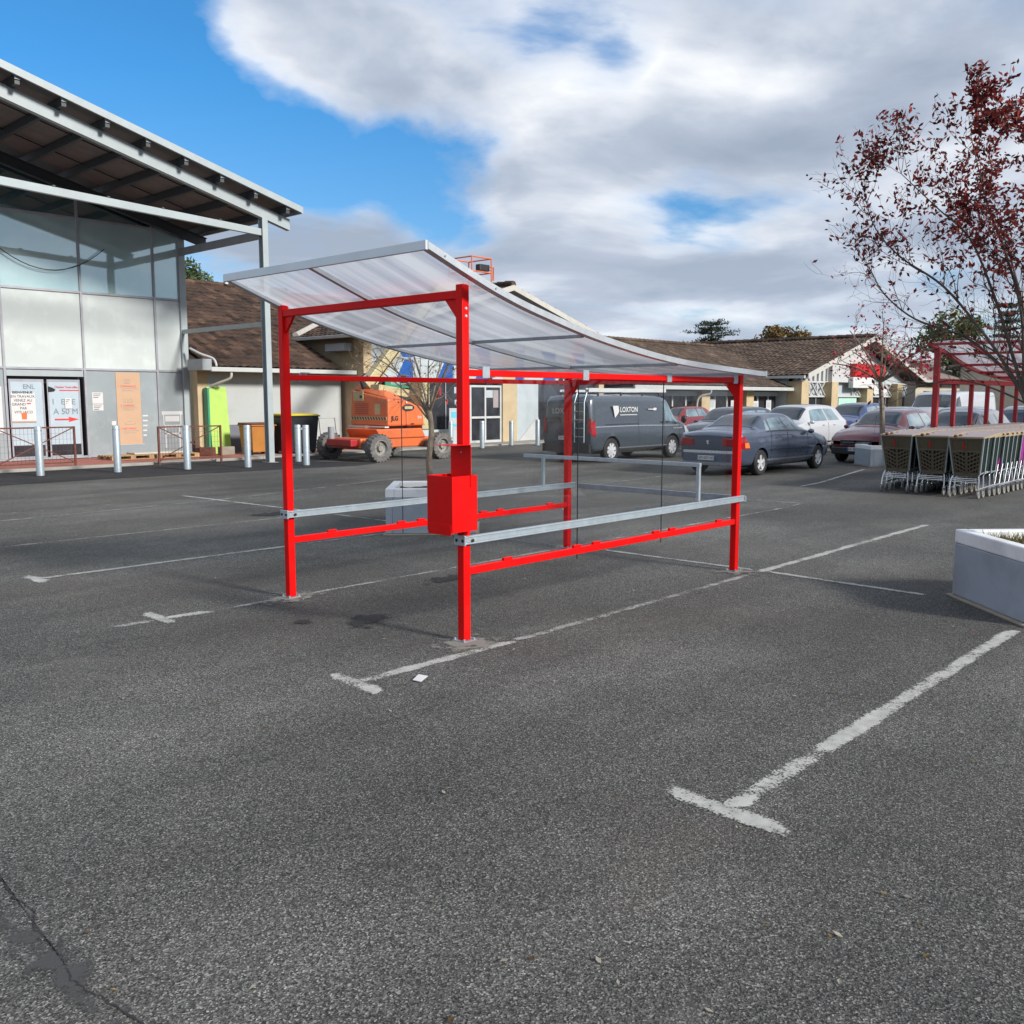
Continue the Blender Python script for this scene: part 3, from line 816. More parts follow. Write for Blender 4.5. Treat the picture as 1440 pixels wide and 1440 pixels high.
    m = MB(); x0 = 4.02
    m.box(x0-.022, Y0-.03, 2.612, x0-.0005, Y1+.03, 2.672); part(m, 'front_edge_profile', M['alu'], S, world=True, bevel=.003)
    m = MB(); m.box(8.3605, Y0-.03, 1.90, 8.38, Y1+.03, 1.958); part(m, 'rear_edge_profile', M['alu'], S, world=True, bevel=.003)
    for x in (5.62, 6.9, 8.0):
        z = lerpz(PR, x)-.0305
        for a, b in ((Y0+.0305, YM-.0225), (YM+.0225, Y1-.0305)):
            m = MB().box(x-.014, a, z-.024, x+.014, b, z)
            part(m, 'roof_purlin', M['galvdark'], S, world=True, bevel=.002)
        m = MB().tube([(x,YM,z-.035),(x,YM,z+.09)], .005, 6); part(m, 'roof_screw', M['galv'], S, world=True)
    for x in (4.16, 4.62):
        m = MB().tube([(x, Y0-.0365, lerpz(PR,x)-.022), (x, Y0-.030, lerpz(PR,x)-.022)], .007, 8)
        part(m, 'roof_screw', M['galvdark'], S, world=True)
    for x, z in ((XF-.0,2.30),(XF-.0,2.25)):
        m = MB().ell((x, YR_-W-.002, z), (.012,.008,.012), 8, 5); part(m, 'post_bolt', M['galv'], S, world=True)
    return S
near_shelter()

# red sanitiser / leaflet box hung on the near post
B = thing('post_box', 'red metal box with raised back plate and folded lid on the nearest shelter post', 'metal box', (XF-.10, YR_, .77))
m = MB()
bx0, bx1, by0, by1, bz0, bz1 = 4.285, 4.52, 4.555, 4.805, .80, 1.18
th = .004
m.box(bx0,by0,bz0,bx0+th,by1,bz1); m.box(bx1-th,by0,bz0,bx1,by1,bz1)
m.box(bx0+th,by0,bz0,bx1-th,by0+th,bz1); m.box(bx0+th,by1-th,bz0,bx1-th,by1,bz1)
part(m, 'box_body', M['red'], B, world=True, bevel=.0015)
m = MB().box(bx0+th+.001,by0+th+.001,bz0-.0,bx1-th-.001,by1-th-.001,bz0+.004); part(m, 'box_floor', M['red'], B, world=True)
m = MB().box(bx0-.0045,by0+.01,bz0-.018,bx0-.0005,by1-.01,bz0+.055); part(m, 'flap', M['red'], B, world=True, bevel=.001)
# back plate rises in front of the post
m = MB().box(XF-.0535, 4.60, 1.10, XF-.0495, 4.80, 1.385); 
m = MB().box(4.4525, 4.548, 1.10, 4.4565, 4.745, 1.385)
bp = part(m, 'back_plate', M['red'], B, world=True)
m = MB().box(4.28, 4.55, 1.386, 4.4565, 4.735, 1.389); part(m, 'lid_fold', M['red'], B, world=True)
m = MB().ell((4.4515,4.64,1.335),(.003,.006,.006),8,5); part(m, 'screw', M['galv'], bp, world=True)

# ------------------------------------------------------------------ bollards
bo = [(7.97,21.59,1.09,'galvanised steel bollard in front of the taped-up entrance doors, leftmost'),
 (9.57,21.33,1.08,'galvanised steel bollard in front of the tan poster on the glass front'),
 (11.09,20.97,1.06,'galvanised steel bollard in front of the right-hand mesh barrier'),
 (12.45,20.53,1.05,'galvanised steel bollard in front of the orange-brown wheelie bin'),
 (14.49,21.38,1.00,'galvanised steel bollard before the black bin, the farther of the close pair'),
 (13.86,20.10,1.03,'galvanised steel bollard before the black bin, the nearer of the close pair'),
 (21.63,23.04,.93,'galvanised steel bollard just right of the lift rear wheel by the shop window'),
 (22.66,22.59,.94,'galvanised steel bollard in front of the white framed shop door'),
 (24.74,23.18,.90,'galvanised steel bollard in front of the cream pillar right of the shop door'),
 (25.38,22.49,.94,'galvanised steel bollard beside the rear corner of the grey van')]
first = None
for x, y, h, lab in bo:
    b = thing('bollard', lab, 'bollard', (x, y, 0), 'steel bollards along the shop fronts')
    m = MB().lathe([(.082,0),(.082,h-.02),(.078,h-.006),(.06,h),(.001,h)], (0,0,0), 'z', 24)
    part(m, 'pole', M['galv'], b, smooth=True)
    m = MB().lathe([(.0835,h-.10),(.0835,h-.085)], (0,0,0), 'z', 24); part(m, 'groove', M['galvdark'], b, smooth=True)
    m = MB().lathe([(.12,0.005),(.12,.012),(.083,.02)], (0,0,0), 'z', 20); part(m, 'collar', M['tarmac_new'], b, smooth=True)

# ------------------------------------------------------------------ planters and trees
def planter(cx, cy, half, h, label, soil='soil', group='square concrete planters'):
    p = thing('planter', label, 'planter', (cx, cy, 0), group, R(45))
    t = .085
    H1 = h*.80
    m = MB()
    o_, i_ = half, half-t
    def ring(z0, z1, oo, ii):
        m.box(-oo,-oo,z0,oo,-ii,z1); m.box(-oo,ii,z0,oo,oo,z1); m.box(-oo,-ii,z0,-ii,ii,z1); m.box(ii,-ii,z0,oo,ii,z1)
    ring(.02, H1, o_, i_); part(m, 'body', M['planter'], p, bevel=.01)
    m = MB(); ring(H1+.001, h, o_+.001, i_-.02); part(m, 'rim', M['planter_up'], p, bevel=.012)
    m = MB().box(-o_-.035,-o_-.035,0,o_+.035,o_+.035,.019); part(m, 'footing', M['stone'], p, bevel=.006)
    m = MB(); n = 14; s_ = i_-.022
    vs = [(-s_+2*s_*i/n, -s_+2*s_*j/n, h-.07+rnd.uniform(-.02,.02)) for j in range(n+1) for i in range(n+1)]
    fs = [(j*(n+1)+i, j*(n+1)+i+1, (j+1)*(n+1)+i+1, (j+1)*(n+1)+i) for j in range(n) for i in range(n)]
    m.add(vs, fs); part(m, 'soil', M[soil], p, smooth=True)
    return p
def blades(mb, cx, cy, z, half, n, hh, rot=R(45)):
    for _ in range(n):
        a = rnd.uniform(-half,half); b = rnd.uniform(-half,half)
        x = cx+a*math.cos(rot)-b*math.sin(rot); y = cy+a*math.sin(rot)+b*math.cos(rot)
        h = hh*rnd.uniform(.4,1.2); t = rnd.uniform(0,6.28); dx = math.cos(t)*h*.7; dy = math.sin(t)*h*.7; w_ = .006
        mb.add([(x-w_*math.sin(t),y+w_*math.cos(t),z),(x+w_*math.sin(t),y-w_*math.cos(t),z),(x+dx,y+dy,z+h)], [(0,1,2)])
planter(8.46, 1.90, .565, .585, 'grey planter with white rim and dry grass at the right edge, nearest the camera')
gb = MB(); blades(gb, 8.46, 1.90, .495, .43, 1500, .10)
solo(gb, 'planter_grass', M['grass'], 'short dry yellow-green grass growing in the nearest planter', 'grass')['kind'] = 'stuff'
planter(8.22, 9.10, .565, .585, 'grey planter with white rim and bare tree standing behind the near shelter')
planter(23.9, 9.50, .50, .53, 'small grey planter in front of the wine red hatchback')

def leaf(mb, p, s, d=None):
    a = Vector((rnd.gauss(0,1),rnd.gauss(0,1),rnd.gauss(0,1)))
    if a.length < .01: a = Vector((1,0,0))
    a.normalize(); b = a.cross(Vector((rnd.gauss(0,1),rnd.gauss(0,1),rnd.gauss(0,1))))
    if b.length < .01: b = Vector((0,1,0))
    b.normalize(); s = s*rnd.uniform(.7,1.3)
    c = a.cross(b)*s*.12
    mb.add([p-a*s, p-b*s*.45+c, p+a*s, p+b*s*.45+c], [(0,1,2,3)])

def grow(tb, lb, p, d, length, r, depth, par):
    segs = 4; pts = [p]; q = p.copy(); dd = d.copy()
    for i in range(segs):
        dd = (dd+Vector((rnd.gauss(0,1),rnd.gauss(0,1),rnd.gauss(0,1)))*par['wob']+Vector((0,0,par['up']))).normalized()
        q = q+dd*(length/segs); pts.append(q.copy())
    r1 = r*par['taper']
    tb.tube(pts, r, par['sides'] if depth > 1 else 3, r2=r1, cap=False)
    if depth <= par['leafdepth'] and lb is not None:
        for _ in range(par['leaves']):
            if rnd.random() < par['leafp'](q):
                t = rnd.random(); i = min(segs-1, int(t*segs)); c = pts[i].lerp(pts[i+1], t*segs-i)
                leaf(lb, c+Vector((rnd.gauss(0,1),rnd.gauss(0,1),rnd.gauss(0,1)))*par['spread'], par['leafsize'])
    if depth == 0: return
    n = par['kids'](depth)
    for k in range(n):
        t = rnd.uniform(.35, 1.0) if k else 1.0
        i = min(segs-1, int(t*segs)); base = pts[i].lerp(pts[i+1], t*segs-i)
        perp = dd.cross(Vector((rnd.gauss(0,1),rnd.gauss(0,1),rnd.gauss(0,1)))).normalized()
        ang = rnd.uniform(*par['angle'])
        nd = (dd*math.cos(ang)+perp*math.sin(ang)).normalized()
        grow(tb, lb, base, nd, length*rnd.uniform(*par['lscale']), max(par['rmin'], r1*(.8 if k == 0 else .62)), depth-1, par)

def limb(tb, pts, r, r2, n=7):
    tb.tube(smooth3(pts), r, n, r2=r2, cap=False)
def smooth3(P):
    P = [Vector(p) for p in P]; out_ = []
    for i in range(len(P)-1):
        p0 = P[max(0,i-1)]; p1 = P[i]; p2 = P[i+1]; p3 = P[min(len(P)-1,i+2)]
        for j in range(6):
            t_ = j/6
            out_.append(.5*((2*p1)+(-p0+p2)*t_+(2*p0-5*p1+4*p2-p3)*t_*t_+(-p0+3*p1-3*p2+p3)*t_**3))
    out_.append(P[-1]); return out_

# large red-leaved tree leaning in from the right
def bigtree():
    rnd.seed(11)
    T = thing('red_leaf_tree', 'large spreading tree with dark red autumn leaves growing from the nearest planter', 'tree', (8.46,1.90,.6))
    tb = MB(); lb = MB()
    base = Vector((8.46,1.90,.58)); fork = Vector((8.55,2.05,1.35)); fork2 = Vector((8.70,2.42,1.72))
    tb.tube(smooth3([base, Vector((8.48,1.93,.95)), fork-Vector((0,.062,0))]), .060, 10, r2=.04, cap=False)
    limbs = [
     ([fork, fork2, (8.85,2.47,2.2), (8.95,2.50,2.9), (9.0,2.45,3.45)], .034, .010),
     ([fork2, (8.8,2.62,1.95), (8.9,2.85,2.25), (9.0,3.25,2.7), (9.0,3.65,3.0), (9.05,3.92,3.3), (9.0,4.02,3.62)], .021, .004),
     ([fork2, (8.8,2.6,2.1), (8.9,2.8,2.6), (9.0,3.05,3.1), (9.05,3.35,3.4), (9.0,3.68,3.75)], .021, .004),
     ([fork2, (8.85,2.55,2.4), (9.0,2.75,2.95), (9.1,2.95,3.4), (9.1,3.12,4.0)], .020, .004),
     ([fork2, (9.0,2.7,1.95), (9.2,3.1,2.25), (9.3,3.6,2.45), (9.3,3.9,2.7), (9.2,4.0,2.92)], .020, .005),
     ([fork, (8.7,2.3,1.6), (8.8,2.75,1.80), (8.9,3.1,1.86), (8.95,3.4,1.80)], .014, .004),
     ([fork, (8.8,2.4,1.85), (9.1,2.8,2.1), (9.2,3.2,2.3), (9.2,3.55,2.25)], .016, .004),
     ([fork, (8.6,1.9,2.0), (8.8,1.7,2.8), (9.0,1.5,3.6)], .030, .008),
     ([fork, (8.7,1.6,1.9), (8.9,1.0,2.7), (9.1,.5,3.6)], .036, .009),
     ([fork, (8.9,1.8,1.9), (9.6,1.7,2.6), (10.2,1.6,3.5)], .036, .009),
     ([fork, (8.3,1.6,2.0), (7.9,1.1,2.9), (7.7,.8,3.6)], .034, .008),
     ([fork2, (9.2,2.6,2.3), (9.8,2.9,2.9), (10.2,3.2,3.5)], .022, .005),
     ([fork2, (8.6,2.3,2.5), (8.5,2.2,3.2), (8.5,2.4,3.65)], .022, .005)]
    def leafp(q):
        # foliage is thickest in the upper part towards the middle of the crown
        v = (q.z-2.55)/1.1
        y = 1.0-max(0, (q.y-2.9))/1.6
        return max(.06, min(.78, v*.78))*max(.22, min(1, y))*(1.5 if q.y < 3.05 and q.z > 2.9 else 1.0)
    par = dict(wob=.16, up=.07, taper=.55, sides=5, leafdepth=2, leaves=12, leafp=leafp, spread=.030, leafsize=.028,
               kids=lambda d: 3 if d == 3 else (3 if d == 2 else 2), angle=(.35,.95), lscale=(.6,.85), rmin=.0016)
    for pts, r, r2 in limbs:
        pts = [Vector((p[0],p[1]-.16*min(1,max(0,(p[2]-1.0)/.9)),p[2])) for p in pts]; r *= .82; r2 *= .82
        sp = smooth3(pts); tb.tube(sp, r, 7, r2=r2, cap=False)
        n = len(sp)
        for i in range(6, n, 2):
            t = i/(n-1); d = (sp[i]-sp[i-1]).normalized()
            for k in range(2):
                perp = d.cross(Vector((rnd.gauss(0,1),rnd.gauss(0,1),rnd.gauss(0,1)))).normalized()
                nd = (d*.8+perp*.75+Vector((0,0,.15))).normalized()
                if rnd.random() < .62:
                    grow(tb, lb, sp[i], nd, .40*(1.15-.4*t), max(.003, (r+(r2-r)*t)*.42), 2, par)
        grow(tb, lb, sp[-1], (sp[-1]-sp[-2]).normalized(), .24, r2*.8, 3, par)
    part(tb, 'trunk', M['barkdark'], T, world=True, smooth=True)
    part(lb, 'crown', M['leafred'], T, world=True)
bigtree()

def baretree():
    rnd.seed(5)
    T = thing('bare_tree', 'slender nearly leafless tree growing in the planter behind the near shelter', 'tree', (8.2,9.12,.55))
    tb = MB(); lb = MB(); B0 = Vector((8.2,9.12,.55)); F = Vector((8.2,9.16,1.62))
    tb.tube(smooth3([B0, (8.18,9.13,.9), (8.22,9.12,1.3), F]), .042, 9, r2=.032, cap=False)
    par = dict(wob=.2, up=-.01, taper=.5, sides=5, leafdepth=1, leaves=2, leafp=lambda q: .22, spread=.03, leafsize=.022,
               kids=lambda d: 3 if d > 1 else 2, angle=(.3,.9), lscale=(.55,.85), rmin=.0022)
    for e, r in (((8.0,9.75,2.15),.018),((8.0,9.95,2.4),.013),((8.3,8.75,2.3),.018),((8.6,9.2,2.4),.016),((8.0,9.3,2.45),.016),((7.8,8.7,2.1),.013),((8.4,9.8,2.4),.014),((8.1,8.6,2.25),.012),((7.95,9.8,2.05),.012)):
        e = Vector(e); mid = F.lerp(e,.5)+Vector((0,0,rnd.uniform(-.08,.1)))
        sp = smooth3([F-Vector((0,0,rnd.uniform(0,.2))), mid, e]); tb.tube(sp, r, 6, r2=r*.5, cap=False)
        for i in range(3, len(sp), 2):
            d = (sp[i]-sp[i-1]).normalized(); perp = d.cross(Vector((rnd.gauss(0,1),rnd.gauss(0,1),rnd.gauss(0,1)))).normalized()
            grow(tb, lb, sp[i], (d*.7+perp*.8).normalized(), .26, r*.4, 2, par)
        grow(tb, lb, sp[-1], (e-F).normalized(), .24, r*.5, 3, par)
    part(tb, 'trunk', M['bark'], T, world=True, smooth=True)
    part(lb, 'crown', M['leafbrown'], T, world=True)
baretree()
def midtree():
    rnd.seed(21)
    T = thing('young_red_tree', 'young thin-trunked tree with bright red leaves in the small planter by the wine red car', 'tree', (23.9,9.5,.45))
    tb = MB(); lb = MB(); F = Vector((23.85,9.6,2.1))
    tb.tube(smooth3([(23.9,9.5,.45),(23.86,9.52,1.3),F]), .07, 8, r2=.05, cap=False)
    par = dict(wob=.22, up=.0, taper=.5, sides=4, leafdepth=2, leaves=11, leafp=lambda q: .26 if q.z < 2.8 else .10, spread=.11, leafsize=.05,
               kids=lambda d: 3, angle=(.3,.9), lscale=(.55,.85), rmin=.006)
    for e in ((23.9,10.9,2.6),(23.9,8.6,2.5),(23.5,10.3,3.4),(24.3,9.0,3.2),(23.9,9.6,3.7),(23.6,8.4,2.9),(24.2,10.5,2.9),(23.6,9.3,2.9),(24.2,8.1,2.7)):
        e = Vector(e); sp = smooth3([F, F.lerp(e,.5)+Vector((0,0,.12)), e]); tb.tube(sp, .028, 5, r2=.012, cap=False)
        for i in range(4, len(sp), 3):
            d = (sp[i]-sp[i-1]).normalized(); perp = d.cross(Vector((rnd.gauss(0,1),rnd.gauss(0,1),rnd.gauss(0,1)))).normalized()
            grow(tb, lb, sp[i], (d*.7+perp*.8).normalized(), .4, .012, 2, par)
    part(tb, 'trunk', M['bark'], T, world=True, smooth=True)
    part(lb, 'crown', M['leafred2'], T, world=True)
midtree()

def fartree(name, label, x, y, h, rx, rz, mat, n=2200, ls=.16, seed=1, trunk='barkdark', lobes=9, low=.45):
    rnd.seed(seed)
    T = thing(name, label, 'tree', (x,y,0), 'trees behind the roofs')
    tb = MB(); lb = MB(); cz = h-rz
    tb.tube([(0,0,0),(0,0,h*.5),(0,0,h*.8)], [.25,.16,.06], 8, cap=False)
    cs = []
    for _ in range(lobes):
        a = rnd.uniform(0,6.28); rr = rnd.uniform(.2,.75)
        c = Vector((math.cos(a)*rx*rr, math.sin(a)*rx*rr, cz+rnd.uniform(-.6,.7)*rz)); cs.append((c, rnd.uniform(.30,.5)*rx))
        tb.tube([(0,0,h*low), c*.6+Vector((0,0,h*low*.4)), c], [.09,.05,.02], 5, cap=False)
    for i in range(n):
        c, rr = rnd.choice(cs); v = Vector((rnd.gauss(0,1),rnd.gauss(0,1),rnd.gauss(0,1))).normalized()*rr*rnd.uniform(.4,1.08)
        v.z *= .8; leaf(lb, c+v, ls)
    part(tb, 'trunk', M[trunk], T, smooth=True); part(lb, 'crown', M[mat], T)
fartree('broadleaf_tree', 'green leafy treetop rising beside the glass entrance, above the low tiled roof', 25, 45.7, 9.0, 1.4, 1.9, 'leafgreen', 900, .13, 3)
fartree('autumn_tree', 'rounded brown autumn treetop above the far tiled roof', 72, 37.2, 7.7, 2.6, 2.6, 'leafbrown', 3600, .22, 4, lobes=16)
fartree('broadleaf_tree', 'rounded green treetop behind the second red shelter', 78, 25.6, 8.5, 2.8, 2.8, 'leafgreen', 3000, .22, 5, lobes=14)
def cedar(label, x, y, h, spread, tiers, seed, name='cedar_tree'):
    rnd.seed(seed)
    T = thing(name, label, 'tree', (x,y,0), 'trees behind the roofs')
    tb = MB(); lb = MB(); tb.tube([(0,0,0),(0,0,h*.97)], .3, 8, r2=.05, cap=False)
    for k in range(tiers):
        z0 = h*(.76+.22*k/(tiers-1)) if tiers < 8 else h*(.25+.74*k/(tiers-1)); sp = spread*((1.0, .55, .95, .45, .6)[k % 5] if tiers < 8 else 1.0-.8*k/tiers)
        for j in range(7):
            a = j*.9+rnd.uniform(-.3,.3)+k; L = sp*rnd.uniform(.35,1.1); d = Vector((math.cos(a),math.sin(a),rnd.uniform(-.04,.16))); z = z0+rnd.uniform(-.10,.10)
            tb.tube([(0,0,z), Vector((0,0,z))+d*L], .05, 4, r2=.015, cap=False)
            for i in range(75):
                t = rnd.uniform(.3,1.02); p = Vector((0,0,z))+d*L*t
                p += Vector((rnd.gauss(0,.2),rnd.gauss(0,.2),rnd.gauss(.05,.07))); leaf(lb, p, .10)
    part(tb, 'trunk', M['barkdark'], T, smooth=True); part(lb, 'crown', M['leafdark'], T)
cedar('dark flat-tiered cedar rising above the tiled roofs behind the near shelter', 70, 42.6, 8.0, 2.7, 5, 8)
cedar('dark pointed conifer behind the second red shelter, beyond the large red tree', 80, 22.6, 8.8, 2.6, 12, 9, 'conifer_tree')

# ------------------------------------------------------------------ buildings
def tile_roof(mb, e0, u, lenU, v, lenV, clip=None, pitch=.24, course=.38, amp=.035):
    # corrugated clay tile sheet: e0 eave corner, u along the eave, v up the slope (unit vectors)
    e0 = Vector(e0); u = Vector(u).normalized(); v = Vector(v).normalized(); nrm = u.cross(v).normalized()
    if nrm.z < 0: nrm = -nrm
    nu = int(lenU/pitch)*4; nc = max(1, int(lenV/course))
    base = len(mb.v); vs = []
    rows = []
    for c in range(nc+1):
        for sub in ((0,) if c == nc else (0, .999)):
            t = (c+sub)*course; t = min(t, lenV) if c < nc else lenV
            lift = .028*(1-sub)
            row = []
            off = 0
            for i in range(nu+1):
                a = i/4*2*math.pi
                h = amp*(.5+.5*math.cos(a)) + lift + .006*math.sin(i*12.9898+c*78.2)
                p = e0+u*(i*lenU/nu)+v*t+nrm*h
                row.append(len(vs)); vs.append(p)
            rows.append(row)
    fs = []
    for r0, r1 in zip(rows, rows[1:]):
        for i in range(nu):
            q = (r0[i], r0[i+1], r1[i+1], r1[i])
            if clip:
                c_ = (vs[q[0]]+vs[q[2]])/2
                if not clip(c_): continue
            fs.append(q)
    mb.add(vs, fs)

# ---- glazed entrance hall with canopy
HY = 26.4
def entrance():
    H = thing('glass_entrance', 'tall glazed shop entrance hall with grey frames and closed sliding doors', 'building', (9.0, HY, 0))
    xs = [4.8, 6.9, 9.0, 11.05, 13.14, 13.93]; zs = [.10, 2.49, 4.55, 6.5]
    def top(x): return 6.55+(13.95-x)*.235
    # panes, each its own
    for i in range(len(xs)-1):
        x0, x1 = xs[i]+.03, xs[i+1]-.03
        for j in range(3):
            if j == 0 and i in (2,): continue
            mat = M['facade'] if j == 2 else (M['frost'] if j == 1 else M['frostgrey'])
            m = MB().box(x0, HY-.006, zs[j]+.03, x1, HY+.006, zs[j+1]-.03)
            part(m, 'glass_pane', mat, H, world=True)
        m = MB().prism([(x0,6.53),(x1,6.53),(x1,top(x1)-.02),(x0,top(x0)-.02)], 'y', HY-.006, HY+.006)
        part(m, 'gable_pane', M['facade_canopy_tone'], H, world=True, fixn=True)
    for x in xs[:-1]:
        m = MB().box(x-.03, HY-.05, .06, x+.03, HY+.03, top(x)-.02); part(m, 'mullion', M['mullion'], H, world=True, bevel=.004)
    for j, z in enumerate(zs):
        for i in range(len(xs)-1):
            m = MB().box(xs[i]+.0305, HY-.045, z-.03, xs[i+1]-.0305, HY+.025, z+.03); part(m, 'transom', M['mullion'], H, world=True, bevel=.004)
    m = MB().box(13.90, HY-.09, .06, 14.10, HY+.12, 6.35); part(m, 'corner_post', M['steelwhite'], H, world=True, bevel=.01)
    # inside: dark hall and floor
    m = MB().box(4.0, HY+7, 0, 13.9, HY+7.1, 8); part(m, 'rear_wall', M['steelgrey'], H, world=True)
    m = MB().box(13.95, HY+.125, 0, 14.05, HY+7, 6.4); part(m, 'side_wall', M['paneltile'], H, world=True)
    # doors
    m = MB().box(9.03, HY-.055, 2.28, 11.0, HY+.02, 2.44); part(m, 'door_head', M['steelwhite'], H, world=True, bevel=.004)
    m = MB().box(9.03, HY+.25, .10, 11.02, HY+.27, 2.28); part(m, 'door_recess', M['purlin'], H, world=True)
    part(MB().box(11.021, HY+.03, .10, 11.03, HY+.27, 2.28).box(8.97, HY+.03, .10, 8.98, HY+.27, 2.28), 'door_reveal', M['purlin'], H, world=True)
    for (a, b, nm) in ((9.10, 9.98, 0), (10.06, 10.93, 1)):
        d = part(MB().box(a, HY+.05, .10, b, HY+.075, .16).box(a, HY+.05, 2.14, b, HY+.075, 2.20).box(a, HY+.05, .1601, a+.045, HY+.075, 2.1399).box(b-.045, HY+.05, .1601, b, HY+.075, 2.1399), 'sliding_door', M['mullion'], H, world=True, bevel=.003)
        part(MB().box(a+.046, HY+.056, .46, b-.046, HY+.07, 2.139), 'door_film', M['doorfilm'], d, world=True)
        part(MB().box(a+.046, HY+.056, .161, b-.046, HY+.07, .459), 'kick_panel', M['shopdark'], d, world=True)
    # printing on the doors
    yy = HY+.048
    text('ENL', .17, M['inkgrey'], H, 'lettering', (9.60, yy, 2.0), world=True)
    text('Chaussee Toutes tailles', .085, M['inkred'], H, 'lettering', (10.56, yy, 2.00), world=True, sx=.75)
    m = MB().box(10.38, HY+.046, 1.90, 10.90, HY+.049, 1.925); part(m, 'printed_line', M['inkred'], H, world=True)
    text('I   E   E', .21, M['inkgrey'], H, 'lettering', (10.48, yy, 1.60), world=True)
    text('A 50 M', .22, M['inkgrey'], H, 'lettering', (10.52, yy, 1.34), world=True)
    m = MB().prism([(10.22,1.15),(10.60,1.15),(10.58,1.20),(10.86,1.13),(10.58,1.06),(10.60,1.11),(10.22,1.11)], 'y', HY+.045, HY+.048)
    part(m, 'printed_arrow', M['inkred'], H, world=True, fixn=True)
    m = MB().prism([(10.08,2.02),(10.2,1.98),(10.28,1.93),(10.24,1.88),(10.08,1.86)], 'y', HY+.044, HY+.047); part(m, 'torn_film', M['shopdark'], H, world=True, fixn=True)
    # sheets of paper
    P = thing('door_notice', 'white notice with black lettering taped to the left sliding door', 'notice', (9.42, HY+.03, 1.05))
    m = MB().box(9.13, HY+.035, 1.10, 9.74, HY+.040, 1.84); part(m, 'sheet', M['paper'], P, world=True)
    text('BIENVENUE\nEN TRAVAUX\nVENEZ AU\nGRAND        \nPAR\nVITE JACO', .098, M['ink'], P, 'lettering', (9.43, HY+.033, 1.59), world=True, space=1.05)
    m = MB().box(9.52, HY+.030, 1.545, 9.62, HY+.033, 1.575); part(m, 'red_mark', M['inkred'], P, world=True)
    m = MB().prism([(9.38,1.15),(9.50,1.15),(9.51,1.30),(9.47,1.33),(9.37,1.31)], 'y', HY+.030, HY+.033); part(m, 'orange_mark', M['orange'], P, world=True, fixn=True)
    m = MB().box(9.13, HY+.034, 1.065, 9.74, HY+.040, 1.095); part(m, 'red_tape', M['kraft'], P, world=True)
    for (x0,z0,x1,z1,lab) in ((10.50,1.42,10.68,1.70,'small white notice taped over the lettering of the right sliding door'),(11.22,1.55,11.52,1.86,'white notice on the grey glass right of the doors, the upper of two'),(11.22,1.36,11.52,1.53,'white notice on the grey glass right of the doors, the lower of two'),(8.62,.80,8.90,2.0,'tall white notice on the glass at the left edge, left of the doors')):
        yb = HY+.035 if x0 < 11.1 and x0 > 9 else HY-.012
        n_ = thing('notice', lab, 'notice', ((x0+x1)/2, yb, z0))
        part(MB().box(x0, yb-.004, z0, x1, yb, z1), 'sheet', M['paper'], n_, world=True)
        m = MB()
        for r_ in range(3): m.box(x0+.03, yb-.0065, z1-.05-.05*r_, x1-.05-.04*r_, yb-.0045, z1-.035-.05*r_)
        part(m, 'printed_lines', M['ink'], n_, world=True)
    # tan poster with three drawings
    P = thing('tan_poster', 'tall tan poster with three small drawings and red headings on the grey glass', 'poster', (12.24, HY-.02, .40))
    part(MB().box(11.90, HY-.020, .40, 12.60, HY-.012, 2.42), 'sheet', M['kraft'], P, world=True)
    yb = HY-.0225
    for z, h1 in ((2.17,'1. COMMANDEZ'),(1.63,'2. CHARGEZ'),(.98,'3. RECUPEREZ')):
        text(h1, .072, M['inkred'], P, 'heading', (12.21, yb, z-.14), world=True, ext=.001)
        m = MB()
        for q in range(2): m.box(12.06, yb-.001, z-.21-.055*q, 12.50-.1*q, yb, z-.20-.055*q)
        if z > 2:
            m.box(12.16,yb-.001,z-.06,12.30,yb,z-.05); m.box(12.16,yb-.001,z+.04,12.30,yb,z+.05); m.box(12.155,yb-.001,z-.06,12.16,yb,z+.05); m.box(12.30,yb-.001,z-.06,12.305,yb,z+.05); m.box(12.20,yb-.001,z-.01,12.26,yb,z)
        elif z > 1.2:
            for a in (12.10,12.20,12.30): m.box(a,yb-.001,z-.06,a+.05,yb,z-.05); m.box(a,yb-.001,z-.05,a+.006,yb,z+.07); m.box(a+.044,yb-.001,z-.05,a+.05,yb,z+.05)
        else:
            m.box(12.12,yb-.001,z-.02,12.40,yb,z-.012); m.box(12.18,yb-.001,z+.06,12.32,yb,z+.068); m.box(12.12,yb-.001,z-.02,12.128,yb,z+.03); m.box(12.40,yb-.001,z-.02,12.408,yb,z+.03)
        part(m, 'drawing', M['inkgrey'], P, world=True)
    m = MB().box(11.95, HY-.015, .385, 12.66, HY-.011, .398); part(m, 'tape', M['paper'], P, world=True)
    # trolley transfers on the glass
    def decal(x0, x1, z0, z1):
        y = HY-.0095; m = MB(); q = .012
        m.box(x0, y, z1-.10, x1, y+.003, z1); m.box(x0+.04, y, z1-.40, x0+.07, y+.003, z1-.1001); m.box(x1-.07, y, z1-.40, x1-.04, y+.003, z1-.1001)
        m.box(x0+.10, y, z1-.30, x1-.10, y+.003, z1-.14)
        n_ = 6
        for i in range(n_):
            a = x0+.08+(x1-x0-.19)*i/(n_-1); m.box(a, y, z0+.62, a+.028, y+.003, z1-.42)
        m.box(x0+.07, y, z1-.419, x1-.07, y+.003, z1-.401)
        for zz_ in (.58,.40): m.box(x0+.08, y, z0+zz_, x1-.08, y+.003, z0+zz_+.035)
        m.box(x0+.08, y, z0, x0+.12, y+.003, z0+.58); m.box(x1-.12, y, z0, x1-.08, y+.003, z0+.58)
        return m
    part(decal(13.22, 13.86, .25, 1.32), 'trolley_transfer', M['paper'], H, world=True)
    m = MB(); y = HY-.0095
    for i in range(5): m.box(12.64, y, .62+.14*i, 12.80-.015*(4-i), y+.003, .66+.14*i)
